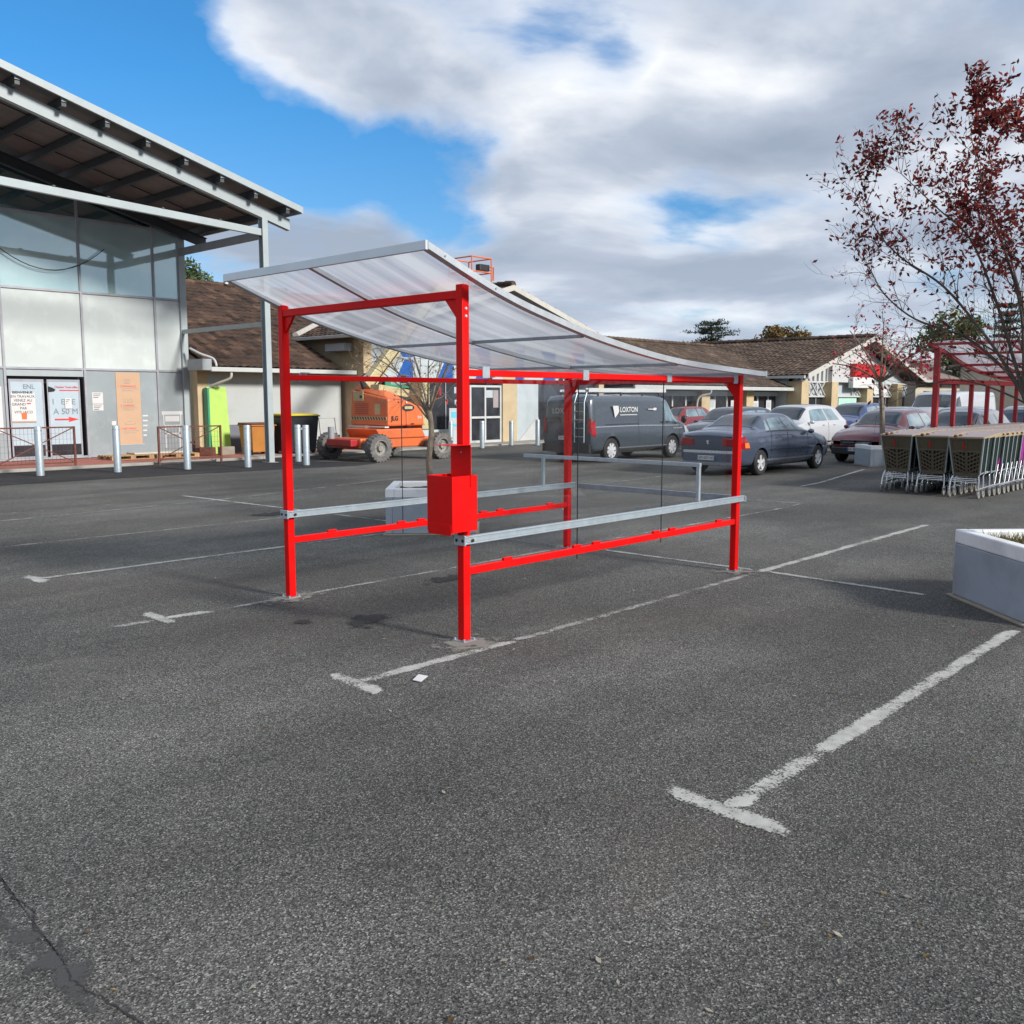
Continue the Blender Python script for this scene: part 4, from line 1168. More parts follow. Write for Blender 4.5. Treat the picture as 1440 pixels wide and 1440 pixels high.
    m.box(11.74,y,.95,11.86,y+.003,1.06); m.box(11.78,y,.5,11.81,y+.003,.949)
    part(m, 'basket_transfer', M['paper'], H, world=True)
    m = MB(); 
    for k in range(20):
        a = 2*math.pi*k/20; b2 = 2*math.pi*(k+1)/20; cx, cz = 11.42, 1.00
        m.add([(cx+.12*math.cos(a),y,cz+.12*math.sin(a)),(cx+.12*math.cos(b2),y,cz+.12*math.sin(b2)),(cx+.105*math.cos(b2),y,cz+.105*math.sin(b2)),(cx+.105*math.cos(a),y,cz+.105*math.sin(a))],[(0,1,2,3)])
    part(m, 'ring_mark', M['steelgrey'], H, world=True)
    text('2', .14, M['steelgrey'], H, 'lettering', (11.42, HY-.012, 1.0), world=True)
    # canopy
    K = thing('entrance_canopy', 'large sloping white steel canopy roof projecting over the glass entrance', 'canopy', (14.0, 21.9, 0))
    sl = .235
    def rz(x): return 6.58+(14.68-x)*.262
    XE, XW = 14.78, 3.0
    YF, YB = 21.45, 27.6
    d = Vector((XW-XE,0,rz(XW)-rz(XE)))
    # roof sheet and soffit
    m = MB().prism([(XE,rz(XE)+.02),(XE,rz(XE)+.075),(XW,rz(XW)+.075),(XW,rz(XW)+.02)], 'y', YF, YB)
    part(m, 'roof_sheet', M['soffit'], K, world=True, fixn=True)
    m = MB().prism([(XE+.02,rz(XE)-.03),(XE+.02,rz(XE)+.13),(XW,rz(XW)+.13),(XW,rz(XW)-.03)], 'y', YF-.06, YF-.001); part(m, 'fascia', M['steelwhite'], K, world=True, fixn=True)
    m = MB().box(XE+.0205, YF-.06, rz(XE)-.05, XE+.07, YB, rz(XE)+.12); part(m, 'edge_fascia', M['steelwhite'], K, world=True)
    # purlins run back from the front edge
    x = 14.45
    while x > 3.2:
        z = rz(x)+.0195
        m = MB().box(x-.05, YF+.05, z-.19, x+.05, YB-.1, z-.001); pu = part(m, 'purlin', M['purlin'], K, world=True)
        m = MB().box(x-.055, YF+.02, z-.10, x+.055, YF+.049, z-.012); part(m, 'end_plate', M['steelgrey'], pu, world=True)
        x -= .93
    for y_ in (23.3, 24.9):
        m = MB().prism([(14.5,rz(14.5)-.05),(14.5,rz(14.5)-.02),(XW,rz(XW)-.02),(XW,rz(XW)-.05)], 'y', y_-.012, y_+.012); part(m, 'tie_rod', M['purlin'], K, world=True, fixn=True)
    # sloping rafters (I beams)
    for y_, mt in ((21.90,'steelwhite'), (26.18,'purlin')):
        def zz2(x): return rz(x)-.18
        m = MB()
        for (dz0, dz1, hw) in ((-.02,.0,.08),(-.26,-.0201,.008),(-.28,-.2601,.08)):
            m.prism([(14.72,zz2(14.72)+dz0),(14.72,zz2(14.72)+dz1),(XW,zz2(XW)+dz1),(XW,zz2(XW)+dz0)], 'y', y_-hw, y_+hw)
        m.prism([(14.72,zz2(14.72)-.26),(14.72,zz2(14.72)-.0201),(XW,zz2(XW)-.0201),(XW,zz2(XW)-.26)], 'y', y_-.0705, y_-.061) if mt == 'steelwhite' else None
        part(m, 'rafter', M[mt], K, world=True, fixn=True)
    # tie beam
    def tz(x): return 6.05+(13.9-x)*.045
    m = MB().prism([(13.86,tz(13.86)-.17),(13.86,tz(13.86)),(XW,tz(XW)),(XW,tz(XW)-.17)], 'y', 21.84, 21.96); part(m, 'tie_beam', M['steelwhite'], K, world=True, fixn=True)
    m = MB()
    for x in (12.7,11.2,9.9,8.7,7.5,6.3): m.box(x-.03, 21.83, tz(x)+.001, x+.03, 21.97, tz(x)+.035)
    part(m, 'beam_clip', M['purlin'], K, world=True)
    m = MB().box(13.9, 22.02, 5.83, 14.02, 26.28, 6.02); part(m, 'side_beam', M['steelgrey'], K, world=True)
    m = MB().box(13.92, 22.02, 3.58, 14.0, 26.30, 3.70); part(m, 'side_rail', M['steelwhite'], K, world=True, bevel=.004)
    # column: H section
    m = MB().box(13.87,21.80,.012,14.03,21.815,6.32).box(13.87,21.985,.012,14.03,22.0,6.32).box(13.944,21.8151,.012,13.956,21.9849,6.32)
    c = part(m, 'column', M['steelwhite'], K, world=True, bevel=.002)
    m = MB().box(13.80,21.72,0,14.10,22.08,.011); part(m, 'base_plate', M['concrete'], c, world=True)
    # loose cable
    m = MB().tube([Vector((8.2+3.5*t, 26.25-.0, 6.3-1.9*t*(1-t)*2-.55*t)) for t in [i/16 for i in range(17)]], .012, 5); part(m, 'hanging_cable', M['plastic_black'], K, world=True)
entrance()

# ---- low tiled building
LY = 25.9
def lowbuilding():
    L = thing('low_tiled_building', 'low grey rendered building with brown clay tile roof and white gutter', 'building', (16, LY, 0))
    ZE = 2.60; SL = .415
    part(MB().box(14.45, LY, .05, 19.3, LY+.25, 2.72), 'wall', M['render_grey'], L, world=True)
    part(MB().box(14.11, LY-.004, .05, 14.445, LY+.25, 2.60), 'cream_wall', M['cream'], L, world=True)
    part(MB().box(15.0, LY-.012, .051, 19.3, LY-.001, .55), 'plinth', M['render_grey'], L, world=True)
    part(MB().box(14.95, LY-.03, .052, 15.5, LY-.0125, .90), 'stained_plinth', M['render_grey_dark'], L, world=True)
    m = MB()
    v = Vector((0,1,SL)).normalized(); lenV = (33.2-25.2)/v.y
    STX, STZ = 18.9, 3.72
    def clip(p):
        return p.x < max(18.85, STX+(p.z-STZ)/.30) + .25 if p.z > STZ-.1 else p.x < 18.95
    tile_roof(m, (14.12,25.2,ZE), (1,0,0), 11.0, v, lenV, clip, pitch=.25)
    part(m, 'roof', M['tile'], L, world=True, smooth=True, ang=50)
    # underlay closing the roof
    m = MB().add([(14.14,25.25,ZE-.05),(19.0,25.25,ZE-.05),(19.0,33.0,ZE+SL*7.75-.05),(14.14,33.0,ZE+SL*7.75-.05)], [(0,1,2,3)]); part(m, 'roof_underlay', M['rust'], L, world=True)
    m = MB(); x = 14.15; zr = ZE+SL*8.0+.05
    while x < 22.0:
        m.tube([(x,33.2,zr+rnd.uniform(-.02,.02)),(x+.40,33.2,zr+.03)], .11, 7); x += .38
    part(m, 'ridge_tiles', M['tile'], L, world=True, smooth=True)
    part(MB().box(19.3,33.0,zr+.05,19.42,33.12,zr+.26), 'vent_cap', M['white'], L, world=True)
    # gutter, soffit, downpipe, verge box
    m = MB().box(14.12, 25.07, ZE-.13, 19.35, 25.19, ZE+.0)
    gu = part(m, 'gutter', M['gutter'], L, world=True, bevel=.015)
    part(MB().box(14.13, 25.195, ZE-.10, 19.3, LY-.01, ZE-.075), 'soffit', M['offwhite'], L, world=True)
    m = MB().tube(smooth3([(14.80,25.15,2.45),(14.77,25.2,2.28),(14.55,25.6,2.12),(14.46,25.82,2.0),(14.46,25.83,1.6)]), .04, 8); part(m, 'downpipe', M['offwhite'], L, world=True, smooth=True)
    m = MB().box(13.82, 25.03, 2.50, 14.115, 25.9, 2.82); part(m, 'verge_box', M['steelgrey'], L, world=True, bevel=.01)
    m = MB().tube(smooth3([(13.98,26.0,3.15),(14.1,25.6,2.98),(14.32,25.3,2.84),(14.32,25.13,2.62)]), .035, 8); part(m, 'bent_pipe', M['white'], L, world=True, smooth=True)
    # flashing along the valley
    m = MB()
    pts = []
    for i in range(12):
        x = STX+.05+i*.42; z = STZ+(x-STX)*.30
        y = 25.2+(z-ZE)/SL
        pts.append((x,y,z+.10))
    m.tube(pts, .13, 5); part(m, 'valley_flashing', M['brass'], L, world=True)
lowbuilding()

# ---- gabled shop with blue and white sign panels
SY = 24.9
def gabled_shop():
    S = thing('gabled_shop', 'gabled shop with white and blue sign panels above a dark window and glazed door', 'building', (26, SY, 0))
    X0, X1, XM = 19.55, 32.3, 25.9
    ZE, ZR = 3.74, 5.80
    sl = (ZR-ZE)/(XM-18.9)
    # side walls, gable
    part(MB().prism([(X0,2.32),(X1,2.32),(X1,3.9),(XM,5.65),(X0,3.9)], 'y', SY+.02, SY+.3), 'gable_wall', M['paneltile'], S, world=True, fixn=True)
    part(MB().box(X0-.18, SY-.15, 0.05, X0+.16, SY+.35, 3.85), 'corner_pier', M['cream'], S, world=True, bevel=.01)
    part(MB().box(X0-.1, SY+.36, 0, X0+.1, 40, 3.9), 'side_wall', M['cream'], S, world=True)
    part(MB().box(X1-.1, SY+.31, 0, X1+.1, 40, 3.9), 'far_wall', M['cream'], S, world=True)
    # sign band : white panels with blue shapes
    for i in range(6):
        a = X0+.22+i*1.87; b = a+1.85
        if a > 30.3: break
        for (z0, z1) in ((2.34,3.05),(3.06,3.78)):
            pn = part(MB().box(a, SY-.06, z0, b-.01, SY+.01, z1), 'sign_panel', M['paneltile'], S, world=True, bevel=.004)
            m = MB().prism([(b-.80,z0+.03),(b-.04,z0+.03),(b-.04,z1-.03),(b-.42,z1-.03)] if z0 < 3 else [(b-.5,z0+.03),(b-.04,z0+.03),(b-.04,z1-.25),(b-.9,z1-.25)], 'y', SY-.064, SY-.0601)
            part(m, 'blue_shape', M['blue'], pn, world=True, fixn=True)
    part(MB().box(26.05, SY-.07, 2.34, 26.72, SY-.061, 3.6), 'cream_infill', M['cream'], S, world=True)
    # windows, doors
    part(MB().box(19.75, SY+.10, .60, 24.3, SY+.12, 2.31), 'shop_window', M['shopdark'], S, world=True)
    part(MB().box(19.75, SY+.02, .05, 24.3, SY+.2, .59), 'window_plinth', M['paneltile'], S, world=True)
    m = MB()
    for x in (20.6, 21.9, 23.2): m.box(x-.02, SY+.06, .60, x+.02, SY+.099, 2.31)
    part(m, 'window_frame', M['mullion'], S, world=True)
    # goods glimpsed inside
    m = MB()
    m.cur = 0
    for i in range(16):
        x = 21.6+rnd.uniform(0,2.4); z = 1.2+rnd.uniform(0,.7); m.cur = i % 3; m.box(x, SY+.088, z, x+.10, SY+.094, z+rnd.uniform(.15,.35))
    part(m, 'displayed_goods', [M['galvdark'], M['redold'], M['paneltile']], S, world=True)
    d = part(MB().box(24.35, SY+.0, .05, 24.43, SY+.1, 2.18).box(25.95, SY+.0, .05, 26.03, SY+.1, 2.18).box(24.4301, SY, 2.10, 25.9499, SY+.1, 2.18).box(25.12, SY, .05, 25.20, SY+.1, 2.0999).box(24.4301,SY,.05,25.1199,SY+.1,.14).box(25.2001,SY,.05,25.9499,SY+.1,.14).box(24.4301,SY,.95,25.1199,SY+.1,1.03).box(25.2001,SY,.95,25.9499,SY+.1,1.03), 'glazed_door', M['white'], S, world=True, bevel=.004)
    part(MB().box(24.431, SY+.06, .141, 25.119, SY+.07, 2.099).box(25.201, SY+.06, .141, 25.949, SY+.07, 2.099), 'door_glass', M['shopdark'], d, world=True)
    part(MB().box(25.62, SY+.045, 1.35, 25.90, SY+.055, 2.0), 'door_poster', M['cartflap'], d, world=True)
    part(MB().box(25.25, SY+.045, 1.72, 25.60, SY+.055, 2.0), 'door_notice', M['paneltile'], d, world=True)
    part(MB().box(26.05, SY-.05, .05, 26.85, SY+.25, 2.31), 'cream_pier', M['cream'], S, world=True, bevel=.01)
    part(MB().box(26.87, SY+.02, .05, 28.15, SY+.2, 2.31), 'white_panel', M['paneltile'], S, world=True)
    part(MB().prism([(27.0,.06),(28.14,.06),(28.14,.95),(28.05,.95)], 'y', SY-.01, SY+.015), 'leaning_sheet', M['white'], S, world=True, fixn=True)
    part(MB().box(28.16, SY+.12, .05, 31.9, SY+.14, 2.31), 'dark_opening', M['shopdark'], S, world=True)
    part(MB().box(31.95, SY-.05, .05, X1, SY+.25, 2.31), 'cream_pier', M['cream'], S, world=True, bevel=.01)
    # projecting green sign seen behind the lift
    part(MB().box(20.3, SY-.10, 2.05, 21.6, SY-.07, 2.32), 'green_sign', M['greensign'], S, world=True)
    text('PARAPHARMACIE', .13, M['paper'], S, 'lettering', (20.95, SY-.105, 2.19), world=True, sx=.8)
    # roofs
    Yf, Yb = 24.15, 42
    for s, xe in ((1, 18.9), (-1, XM*2-18.9)):
        v = Vector((s,0,sl)).normalized(); lenV = (XM-18.9)/v.x*s if s > 0 else (XM-18.9)/(-v.x)
        m = MB(); tile_roof(m, (xe,Yf,ZE), (0,1,0), Yb-Yf, v, lenV, pitch=.25, course=.4)
        part(m, 'roof', M['tile'], S, world=True, smooth=True, ang=50)
        m = MB().prism([(xe,ZE-.16),(xe,ZE+.04),(XM,ZR+.04),(XM,ZR-.16)], 'y', Yf-.03, Yf-.001); part(m, 'barge_board', M['offwhite'], S, world=True, fixn=True)
        m = MB().prism([(xe+s*.03,ZE-.06),(xe+s*.03,ZE-.03),(XM,ZR-.03),(XM,ZR-.06)], 'y', Yf, Yb); part(m, 'roof_boarding', M['soffit'], S, world=True, fixn=True)
    part(MB().box(18.78, Yf+.05, ZE-.10, 18.89, 33, ZE+.01), 'gutter', M['gutter'], S, world=True, bevel=.015)
    part(MB().box(19.05, 25.35, 3.25, 19.44, 26.4, 3.50), 'wall_box', M['paneltile'], S, world=True, bevel=.01)
    m = MB(); y = Yf
    while y < 40: m.tube([(XM,y,ZR+.06),(XM,y+.42,ZR+.09)], .13, 7); y += .40
    part(m, 'ridge_tiles', M['tile'], S, world=True, smooth=True)
gabled_shop()
st = thing('poster_stand', 'blue and white poster stand in front of the dark shop window right of the lift', 'sign', (23.2, 24.4, .05))
part(MB().box(22.85, 24.40, .05, 22.88, 24.43, 1.35).box(23.50, 24.40, .05, 23.53, 24.43, 1.35).box(22.8801,24.40,1.32,23.4999,24.43,1.35), 'frame', M['white'], st, world=True)
part(MB().box(22.8801, 24.41, .62, 23.4999, 24.42, 1.3199), 'poster', M['paneltile'], st, world=True)
part(MB().box(22.95, 24.404, 1.02, 23.40, 24.4095, 1.22).box(23.0, 24.404, .70, 23.35, 24.4095, .80), 'blue_print', M['cyan'], st, world=True)

# ---- strip of shops
def shopstrip():
    S = thing('shop_row', 'long low row of shops with white gutter, cream piers and brown tiled roof', 'building', (41, 24.9, 0))
    ZE = 2.27; Ye = 24.05
    piers = [33.6, 39.7, 44.0, 48.3]
    for x in piers: part(MB().box(x, SY-.30, .05, x+.75, SY+.3, 2.10), 'pier', M['cream'], S, world=True, bevel=.01)
    for a, b in zip(piers, piers[1:]):
        part(MB().box(a+.76, SY+.12, .05, b-.01, SY+.14, 1.80), 'shop_window', M['shopdark'], S, world=True)
        m = MB(); x = a+1.8
        while x < b-.4: m.box(x-.05, SY+.05, .05, x+.05, SY+.119, 1.80); x += 1.15
        part(m, 'window_frame', M['white'], S, world=True)
    part(MB().box(33.6, SY-.05, 1.81, 49.0, SY+.10, 2.05), 'lintel_board', M['paneltile'], S, world=True)
    for x, z in ((35.7,1.0),(36.0,.5),(40.9,.9),(43.0,.85),(46.7,.85),(45.3,.8)):
        m = MB().box(x, SY+.03, z, x+.55, SY+.045, z+.75); pp = part(m, 'window_poster', M['paper'], S, world=True)
        part(MB().box(x+.08, SY+.024, z+.35, x+.45, SY+.0295, z+.65), 'print', M['redold'] if x < 40 else M['paneltile'], pp, world=True)
    part(MB().box(33.3, Ye-.12, ZE-.18, 49.2, Ye, ZE), 'gutter', M['gutter'], S, world=True, bevel=.02)
    part(MB().box(33.3, Ye+.01, ZE-.14, 49.0, SY-.06, ZE-.10), 'soffit', M['offwhite'], S, world=True)
    for x in (39.5, 48.6):
        m = MB().tube(smooth3([(x,Ye-.06,ZE-.15),(x,Ye,ZE-.35),(x-.3,SY-.38,ZE-.65),(x-.3,SY-.38,.1)]), .05, 8); part(m, 'downpipe', M['gutter'], S, world=True, smooth=True)
    v = Vector((0,1,.355)).normalized(); lenV = 7.2/v.y
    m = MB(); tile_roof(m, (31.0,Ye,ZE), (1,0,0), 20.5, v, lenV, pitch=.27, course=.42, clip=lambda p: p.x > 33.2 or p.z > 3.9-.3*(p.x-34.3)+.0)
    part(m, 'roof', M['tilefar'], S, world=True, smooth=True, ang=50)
    v2 = Vector((0,-1,.355)).normalized(); m = MB(); tile_roof(m, (31.0,Ye+14.4,ZE), (1,0,0), 20.5, v2, lenV, pitch=.6, course=.8); part(m, 'rear_roof', M['tilefar'], S, world=True)
    m = MB(); x = 31.0; zr = ZE+7.2*.355
    while x < 51: m.tube([(x,Ye+7.2,zr+.05),(x+.42,Ye+7.2,zr+.08)], .13, 6); x += .40
    part(m, 'ridge_tiles', M['tilefar'], S, world=True, smooth=True)
    part(MB().box(34.4, Ye+6.2, zr-.3, 36.4, Ye+6.9, zr+.0), 'rooflight', M['white'], S, world=True)
shopstrip()

# ---- half timbered gable at the far end
def timbershop():
    G = thing('half_timbered_shop', 'wide gabled shop with white crossed timber boards, cream piers and a red sign', 'building', (56, 24, 0))
    Y = 24.0; X0, X1, XM = 47.7, 64.6, 56.3; ZE, ZR = 2.92, 5.30; sl = (ZR-ZE)/(XM-X0)
    Yf = Y-.9
    for x in (47.9, 51.6, 56.5, 61.2): part(MB().box(x, Y-.5, 0, x+.85, Y+.35, 2.62), 'pier', M['cream'], G, world=True, bevel=.02)
    part(MB().prism([(48.2,1.78),(64.0,1.78),(64.0,2.75),(XM,4.95),(48.2,2.75)], 'y', Y+.05, Y+.2), 'boarded_wall', M['paneltile'], G, world=True, fixn=True)
    part(MB().box(48.2, Y+.10, 0, 64, Y+.12, 1.779), 'shop_window', M['shopdark'], G, world=True)
    part(MB().box(52.6, Y+.02, .05, 53.5, Y+.09, 1.6), 'green_poster', M['mint'], G, world=True)
    part(MB().box(53.7, Y+.03, .05, 56.2, Y+.09, 1.72), 'window_film', M['mint'], G, world=True)
    m = MB()
    for x in (48.9,49.8,50.7,57.6,58.6,59.6,60.6): m.box(x, Y+.03, .05, x+.08, Y+.099, 1.75)
    part(m, 'window_frame', M['mullion'], G, world=True)
    # crossed boards
    m = MB()
    yb = Y-.06
    def xr(a, b, z0, z1, n):
        for i in range(n):
            p = a+(b-a)*i/n; q = a+(b-a)*(i+1)/n
            m.bar((p+.05,yb,z0),(q-.05,yb,z1),.05,.10,(0,1,0)); m.bar((p+.05,yb-.052,z1),(q-.05,yb-.052,z0),.05,.10,(0,1,0))
            m.box(p-.05,yb-.02,z0,p+.05,yb+.10,z1)
    xr(48.8, 51.55, 1.86, 2.55, 3); xr(57.4, 61.15, 1.86, 2.55, 3); xr(52.5, 53.1, 1.86, 2.5, 1); xr(55.4, 56.4, 1.86, 2.5, 1); xr(62.1, 63.9, 1.86, 2.5, 2)
    m.box(48.3,yb-.03,1.76,64.0,yb+.10,1.86); m.box(48.3,yb-.03,2.56,52.3,yb+.10,2.66); m.box(57.0,yb-.03,2.56,63.9,yb+.10,2.66)
    part(m, 'crossed_boards', M['white'], G, world=True)
    m = MB(); x = 48.6
    while x < 51.9:
        part(MB().box(x, yb, 2.68, x+.28, yb+.09, min(4.9, 2.75+(x-48.2)*.27)), 'upright_board', M['white'], G, world=True); x += .55
    m = MB().prism([(52.0,2.62),(57.6,2.62),(57.6,3.9),(56.9,4.35),(56.0,4.55),(55.0,4.35),(53.4,3.9),(52.0,3.55)], 'y', Y-.30, Y+.04); part(m, 'white_cladding', M['white'], G, world=True, fixn=True)
    sg = part(MB().box(54.4, Y-.62, 2.95, 58.8, Y-.32, 3.72), 'red_sign', M['signred'], G, world=True, bevel=.03)
    text('TISSUS', .62, M['redold'], G, 'sign_lettering', (56.6, Y-.625, 3.33), world=True, sx=1.1)
    part(MB().box(54.2, Y-.60, 2.30, 57.2, Y-.30, 2.93), 'white_sign', M['paper'], G, world=True, bevel=.03)
    part(MB().box(58.4, Y-.12, 1.95, 60.5, Y-.09, 2.5), 'small_sign', M['paper'], G, world=True)
    for s, xe in ((1, X0), (-1, 2*XM-X0)):
        v = Vector((s,0,sl)).normalized(); lenV = (XM-X0)/abs(v.x)
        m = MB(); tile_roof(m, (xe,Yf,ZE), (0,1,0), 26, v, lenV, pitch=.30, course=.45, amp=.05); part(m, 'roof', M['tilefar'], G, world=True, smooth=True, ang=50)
        m = MB().prism([(xe,ZE-.20),(xe,ZE+.08),(XM,ZR+.08),(XM,ZR-.20)], 'y', Yf-.06, Yf-.001); part(m, 'barge_board', M['offwhite'], G, world=True, fixn=True)
        m = MB().prism([(xe+s*.05,ZE-.10),(xe+s*.05,ZE-.05),(XM,ZR-.05),(XM,ZR-.10)], 'y', Yf, Yf+26); part(m, 'roof_boarding', M['soffit'], G, world=True, fixn=True)
    part(MB().box(47.9, Y+.36, 0, 48.1, Y+22, ZE), 'side_wall', M['render_grey'], G, world=True)
    part(MB().box(47.5, Yf+.1, ZE-.16, 47.68, Y+20, ZE-.01), 'gutter', M['gutter'], G, world=True)
    m = MB(); y = Yf
    while y < 49: m.tube([(XM,y,ZR+.08),(XM,y+.6,ZR+.12)], .15, 6); y += .58
    part(m, 'ridge_tiles', M['tilefar'], G, world=True)
timbershop()

def farblock(name, label, x0, x1, y0, y1, h, roofmat, wall, rh=1.2):
    F = thing(name, label, 'building', ((x0+x1)/2, y0, 0))
    part(MB().box(x0,y0,0,x1,y1,h), 'wall', wall, F, world=True)
    ym = (y0+y1)/2
    m = MB().prism([(y0-.6,h-.05),(y0-.6,h+.1),(ym,h+rh+.1),(y1+.6,h+.1),(y1+.6,h-.05),(ym,h+rh-.05)], 'x', x0-.5, x1+.5); part(m, 'roof', roofmat, F, world=True, fixn=True)
    m = MB(); x = x0+1.5
    while x < x1-2.5: m.box(x,y0-.03,.9,x+1.4,y0-.001,min(2.2,h-.5)); x += 3.2
    part(m, 'windows', M['shopdark'], F, world=True); 
    part(MB().box(x0-.5,y0-.72,h-.12,x1+.5,y0-.6,h+.05), 'gutter', M['gutter'], F, world=True)
    return F
farblock('distant_hall', 'long pale distant building with grey-brown roof beyond the half-timbered gable', 67, 98, 24.5, 36, 2.9, M['farroof'], M['farwall'], 1.9)
farblock('distant_hall', 'beige distant building behind the white van and second red shelter', 62, 95, 9, 20, 3.6, M['farroof'], M['farwall'], 1.2)

# ------------------------------------------------------------------ cars
SPEC = {
 'sedan': [(0,.30,.60,.655,.80,.60),(.012,.22,.64,.69,.88,.66),(.04,.16,.665,.715,.95,.70),(.12,.14,.675,.735,.99,.71),(.18,.13,.685,.775,1,.70),(.30,.13,.695,.955,1,.64),(.40,.13,.695,1.0,1,.63),(.55,.13,.685,.99,1,.63),(.63,.13,.675,.915,1,.65),(.735,.13,.655,.715,1,.70),(.80,.13,.625,.675,.99,.72),(.90,.15,.57,.615,.96,.68),(.965,.18,.48,.54,.90,.60),(1.0,.26,.40,.45,.74,.5)],
 'hatch': [(0,.30,.60,.68,.84,.60),(.012,.20,.62,.74,.90,.62),(.05,.16,.64,.86,.96,.64),(.12,.14,.65,.955,.99,.65),(.22,.13,.65,.99,1,.65),(.35,.13,.645,1.0,1,.65),(.52,.13,.64,.985,1,.65),(.60,.13,.635,.925,1,.66),(.72,.13,.615,.695,1,.71),(.80,.13,.595,.655,.99,.72),(.90,.15,.54,.595,.96,.68),(.965,.18,.46,.52,.90,.60),(1.0,.26,.38,.43,.74,.5)],
 'van': [(0,.22,.56,.90,.93,.80),(.008,.17,.56,.955,.97,.82),(.03,.14,.565,.99,1,.85),(.2,.13,.57,1.0,1,.86),(.5,.13,.57,1.0,1,.86),(.68,.13,.56,.985,1,.84),(.76,.13,.555,.925,1,.80),(.865,.13,.545,.655,1,.76),(.92,.14,.51,.59,.98,.72),(.975,.17,.42,.49,.92,.62),(1.0,.24,.34,.40,.80,.5)],
}
def make_car(kind, name, label, cat, cx, cy, rotz, L, W, H, paintm, rw, wx, windows=(), group=None, detail=2, glass='carglass', rimstyle='alloy'):
    T = thing(name, label, cat, (cx, cy, 0), group, rotz)
    sp = SPEC[kind]
    def cat4(P, t):
        i = max(0, min(len(P)-2, int(t))); f = t-i
        p0 = P[max(0,i-1)]; p1 = P[i]; p2 = P[i+1]; p3 = P[min(len(P)-1,i+2)]
        return .5*((2*p1)+(-p0+p2)*f+(2*p0-5*p1+4*p2-p3)*f*f+(-p0+3*p1-3*p2+p3)*f**3)
    def station(xn):
        for i in range(len(sp)-1):
            if xn <= sp[i+1][0] or i == len(sp)-2:
                t = i+(xn-sp[i][0])/(sp[i+1][0]-sp[i][0]); break
        # damped interpolation
        vals = []
        f = t-i
        for k in range(1,6):
            lin = sp[i][k]+(sp[i+1][k]-sp[i][k])*f
            cm = cat4([s[k] for s in sp], t)
            vals.append(.35*lin+.65*cm)
        return vals
    def ring(xn):
        zb, be, tp, wb, wr = station(xn)
        zb *= H; be *= H; tp *= H; w_ = wb*W/2; r_ = wr*W/2
        hood = be > tp-.12*H
        rl = tp-.05*H if not hood else tp-.018*H
        bel = be if not hood else min(be, tp-.045*H)
        my = (w_*.955+r_)/2+.012; mz = (bel+rl)/2
        return [(0,zb),(w_*.78,zb),(w_*.93,zb+.05*H),(w_*.985,zb+.16*H if kind!='van' else zb+.1*H),(w_,(bel+zb)/2+.04*H),(w_*.955,bel),(my,mz),(r_,rl),(r_*.84,tp-.008*H),(r_*.45,tp+.006*H),(0,tp+.010*H)]
    def S(xn, v, side=1):
        rg = ring(xn)
        if v < 2: 
            i = int(v); f = v-i; y = rg[i][0]+(rg[i+1][0]-rg[i][0])*f; z = rg[i][1]+(rg[i+1][1]-rg[i][1])*f
        else:
            y = cat4([p[0] for p in rg], v); z = cat4([p[1] for p in rg], v)
        return Vector(((xn-.5)*L, side*max(0,y), z))
    xs = []
    n = 64
    for i in range(n+1):
        t = i/n; xs.append(t)
    xs = sorted(set([0,.004,.012,.022]+xs+[.978,.988,.996,1.0]))
    vv = [0,1,2,2.5,3,3.5,4,4.5,5,5.25,5.5,6,6.5,6.8,7,7.25,7.5,7.75,8,8.5,9,9.5,10]
    m = MB(); vs = []; fs = []
    nr = 2*len(vv)-2
    for x in xs:
        for v in vv: vs.append(S(x, v, 1))
        for v in reversed(vv[1:-1]): vs.append(S(x, v, -1))
    for i in range(len(xs)-1):
        for k in range(nr):
            k2 = (k+1) % nr; a = i*nr; b = a+nr
            fs.append((a+k, b+k, b+k2, a+k2))
    fs.append(tuple(range(nr))[::1]); fs.append(tuple((len(xs)-1)*nr+k for k in reversed(range(nr))))
    m.add(vs, fs)
    body = part(m, 'body', paintm, T, fixn=True)
    # wheel arches
    cut = MB()
    for wxn in wx:
        for s in (-1, 1):
            y0, y1 = sorted((s*(W/2-.24), s*(W/2+.2)))
            rr = rw*1.16; nn = 28; X = (wxn-.5)*L
            base = len(cut.v)
            for yy in (y0, y1):
                for k in range(nn):
                    a = 2*math.pi*k/nn; cut.v.append((X+rr*math.cos(a), yy, rw*1.02+rr*math.sin(a)))
            cut.f.append(tuple(base+k for k in range(nn))); cut.m.append(0)
            cut.f.append(tuple(base+nn+k for k in reversed(range(nn)))); cut.m.append(0)
            for k in range(nn):
                k2 = (k+1)%nn; cut.f.append((base+k, base+nn+k, base+nn+k2, base+k2)); cut.m.append(0)
    co_ = part(cut, 'cutter', M['plastic_black'], None, fixn=True)
    body.data.materials.append(M['plastic_black'])
    for f in co_.data.polygons: f.material_index = 1
    co_.data.materials.clear(); co_.data.materials.append(paintm); co_.data.materials.append(M['plastic_black'])
    bo_ = body.modifiers.new('b', 'BOOLEAN'); bo_.operation = 'DIFFERENCE'; bo_.object = co_; bo_.solver = 'EXACT'
    body.parent = None
    dg = bpy.context.evaluated_depsgraph_get()
    me = bpy.data.meshes.new_from_object(body.evaluated_get(dg))
    old = body.data; body.modifiers.clear(); body.data = me; bpy.data.meshes.remove(old); body.parent = T
    bpy.data.objects.remove(co_)
    me.shade_smooth(); me.set_sharp_from_angle(angle=R(40))
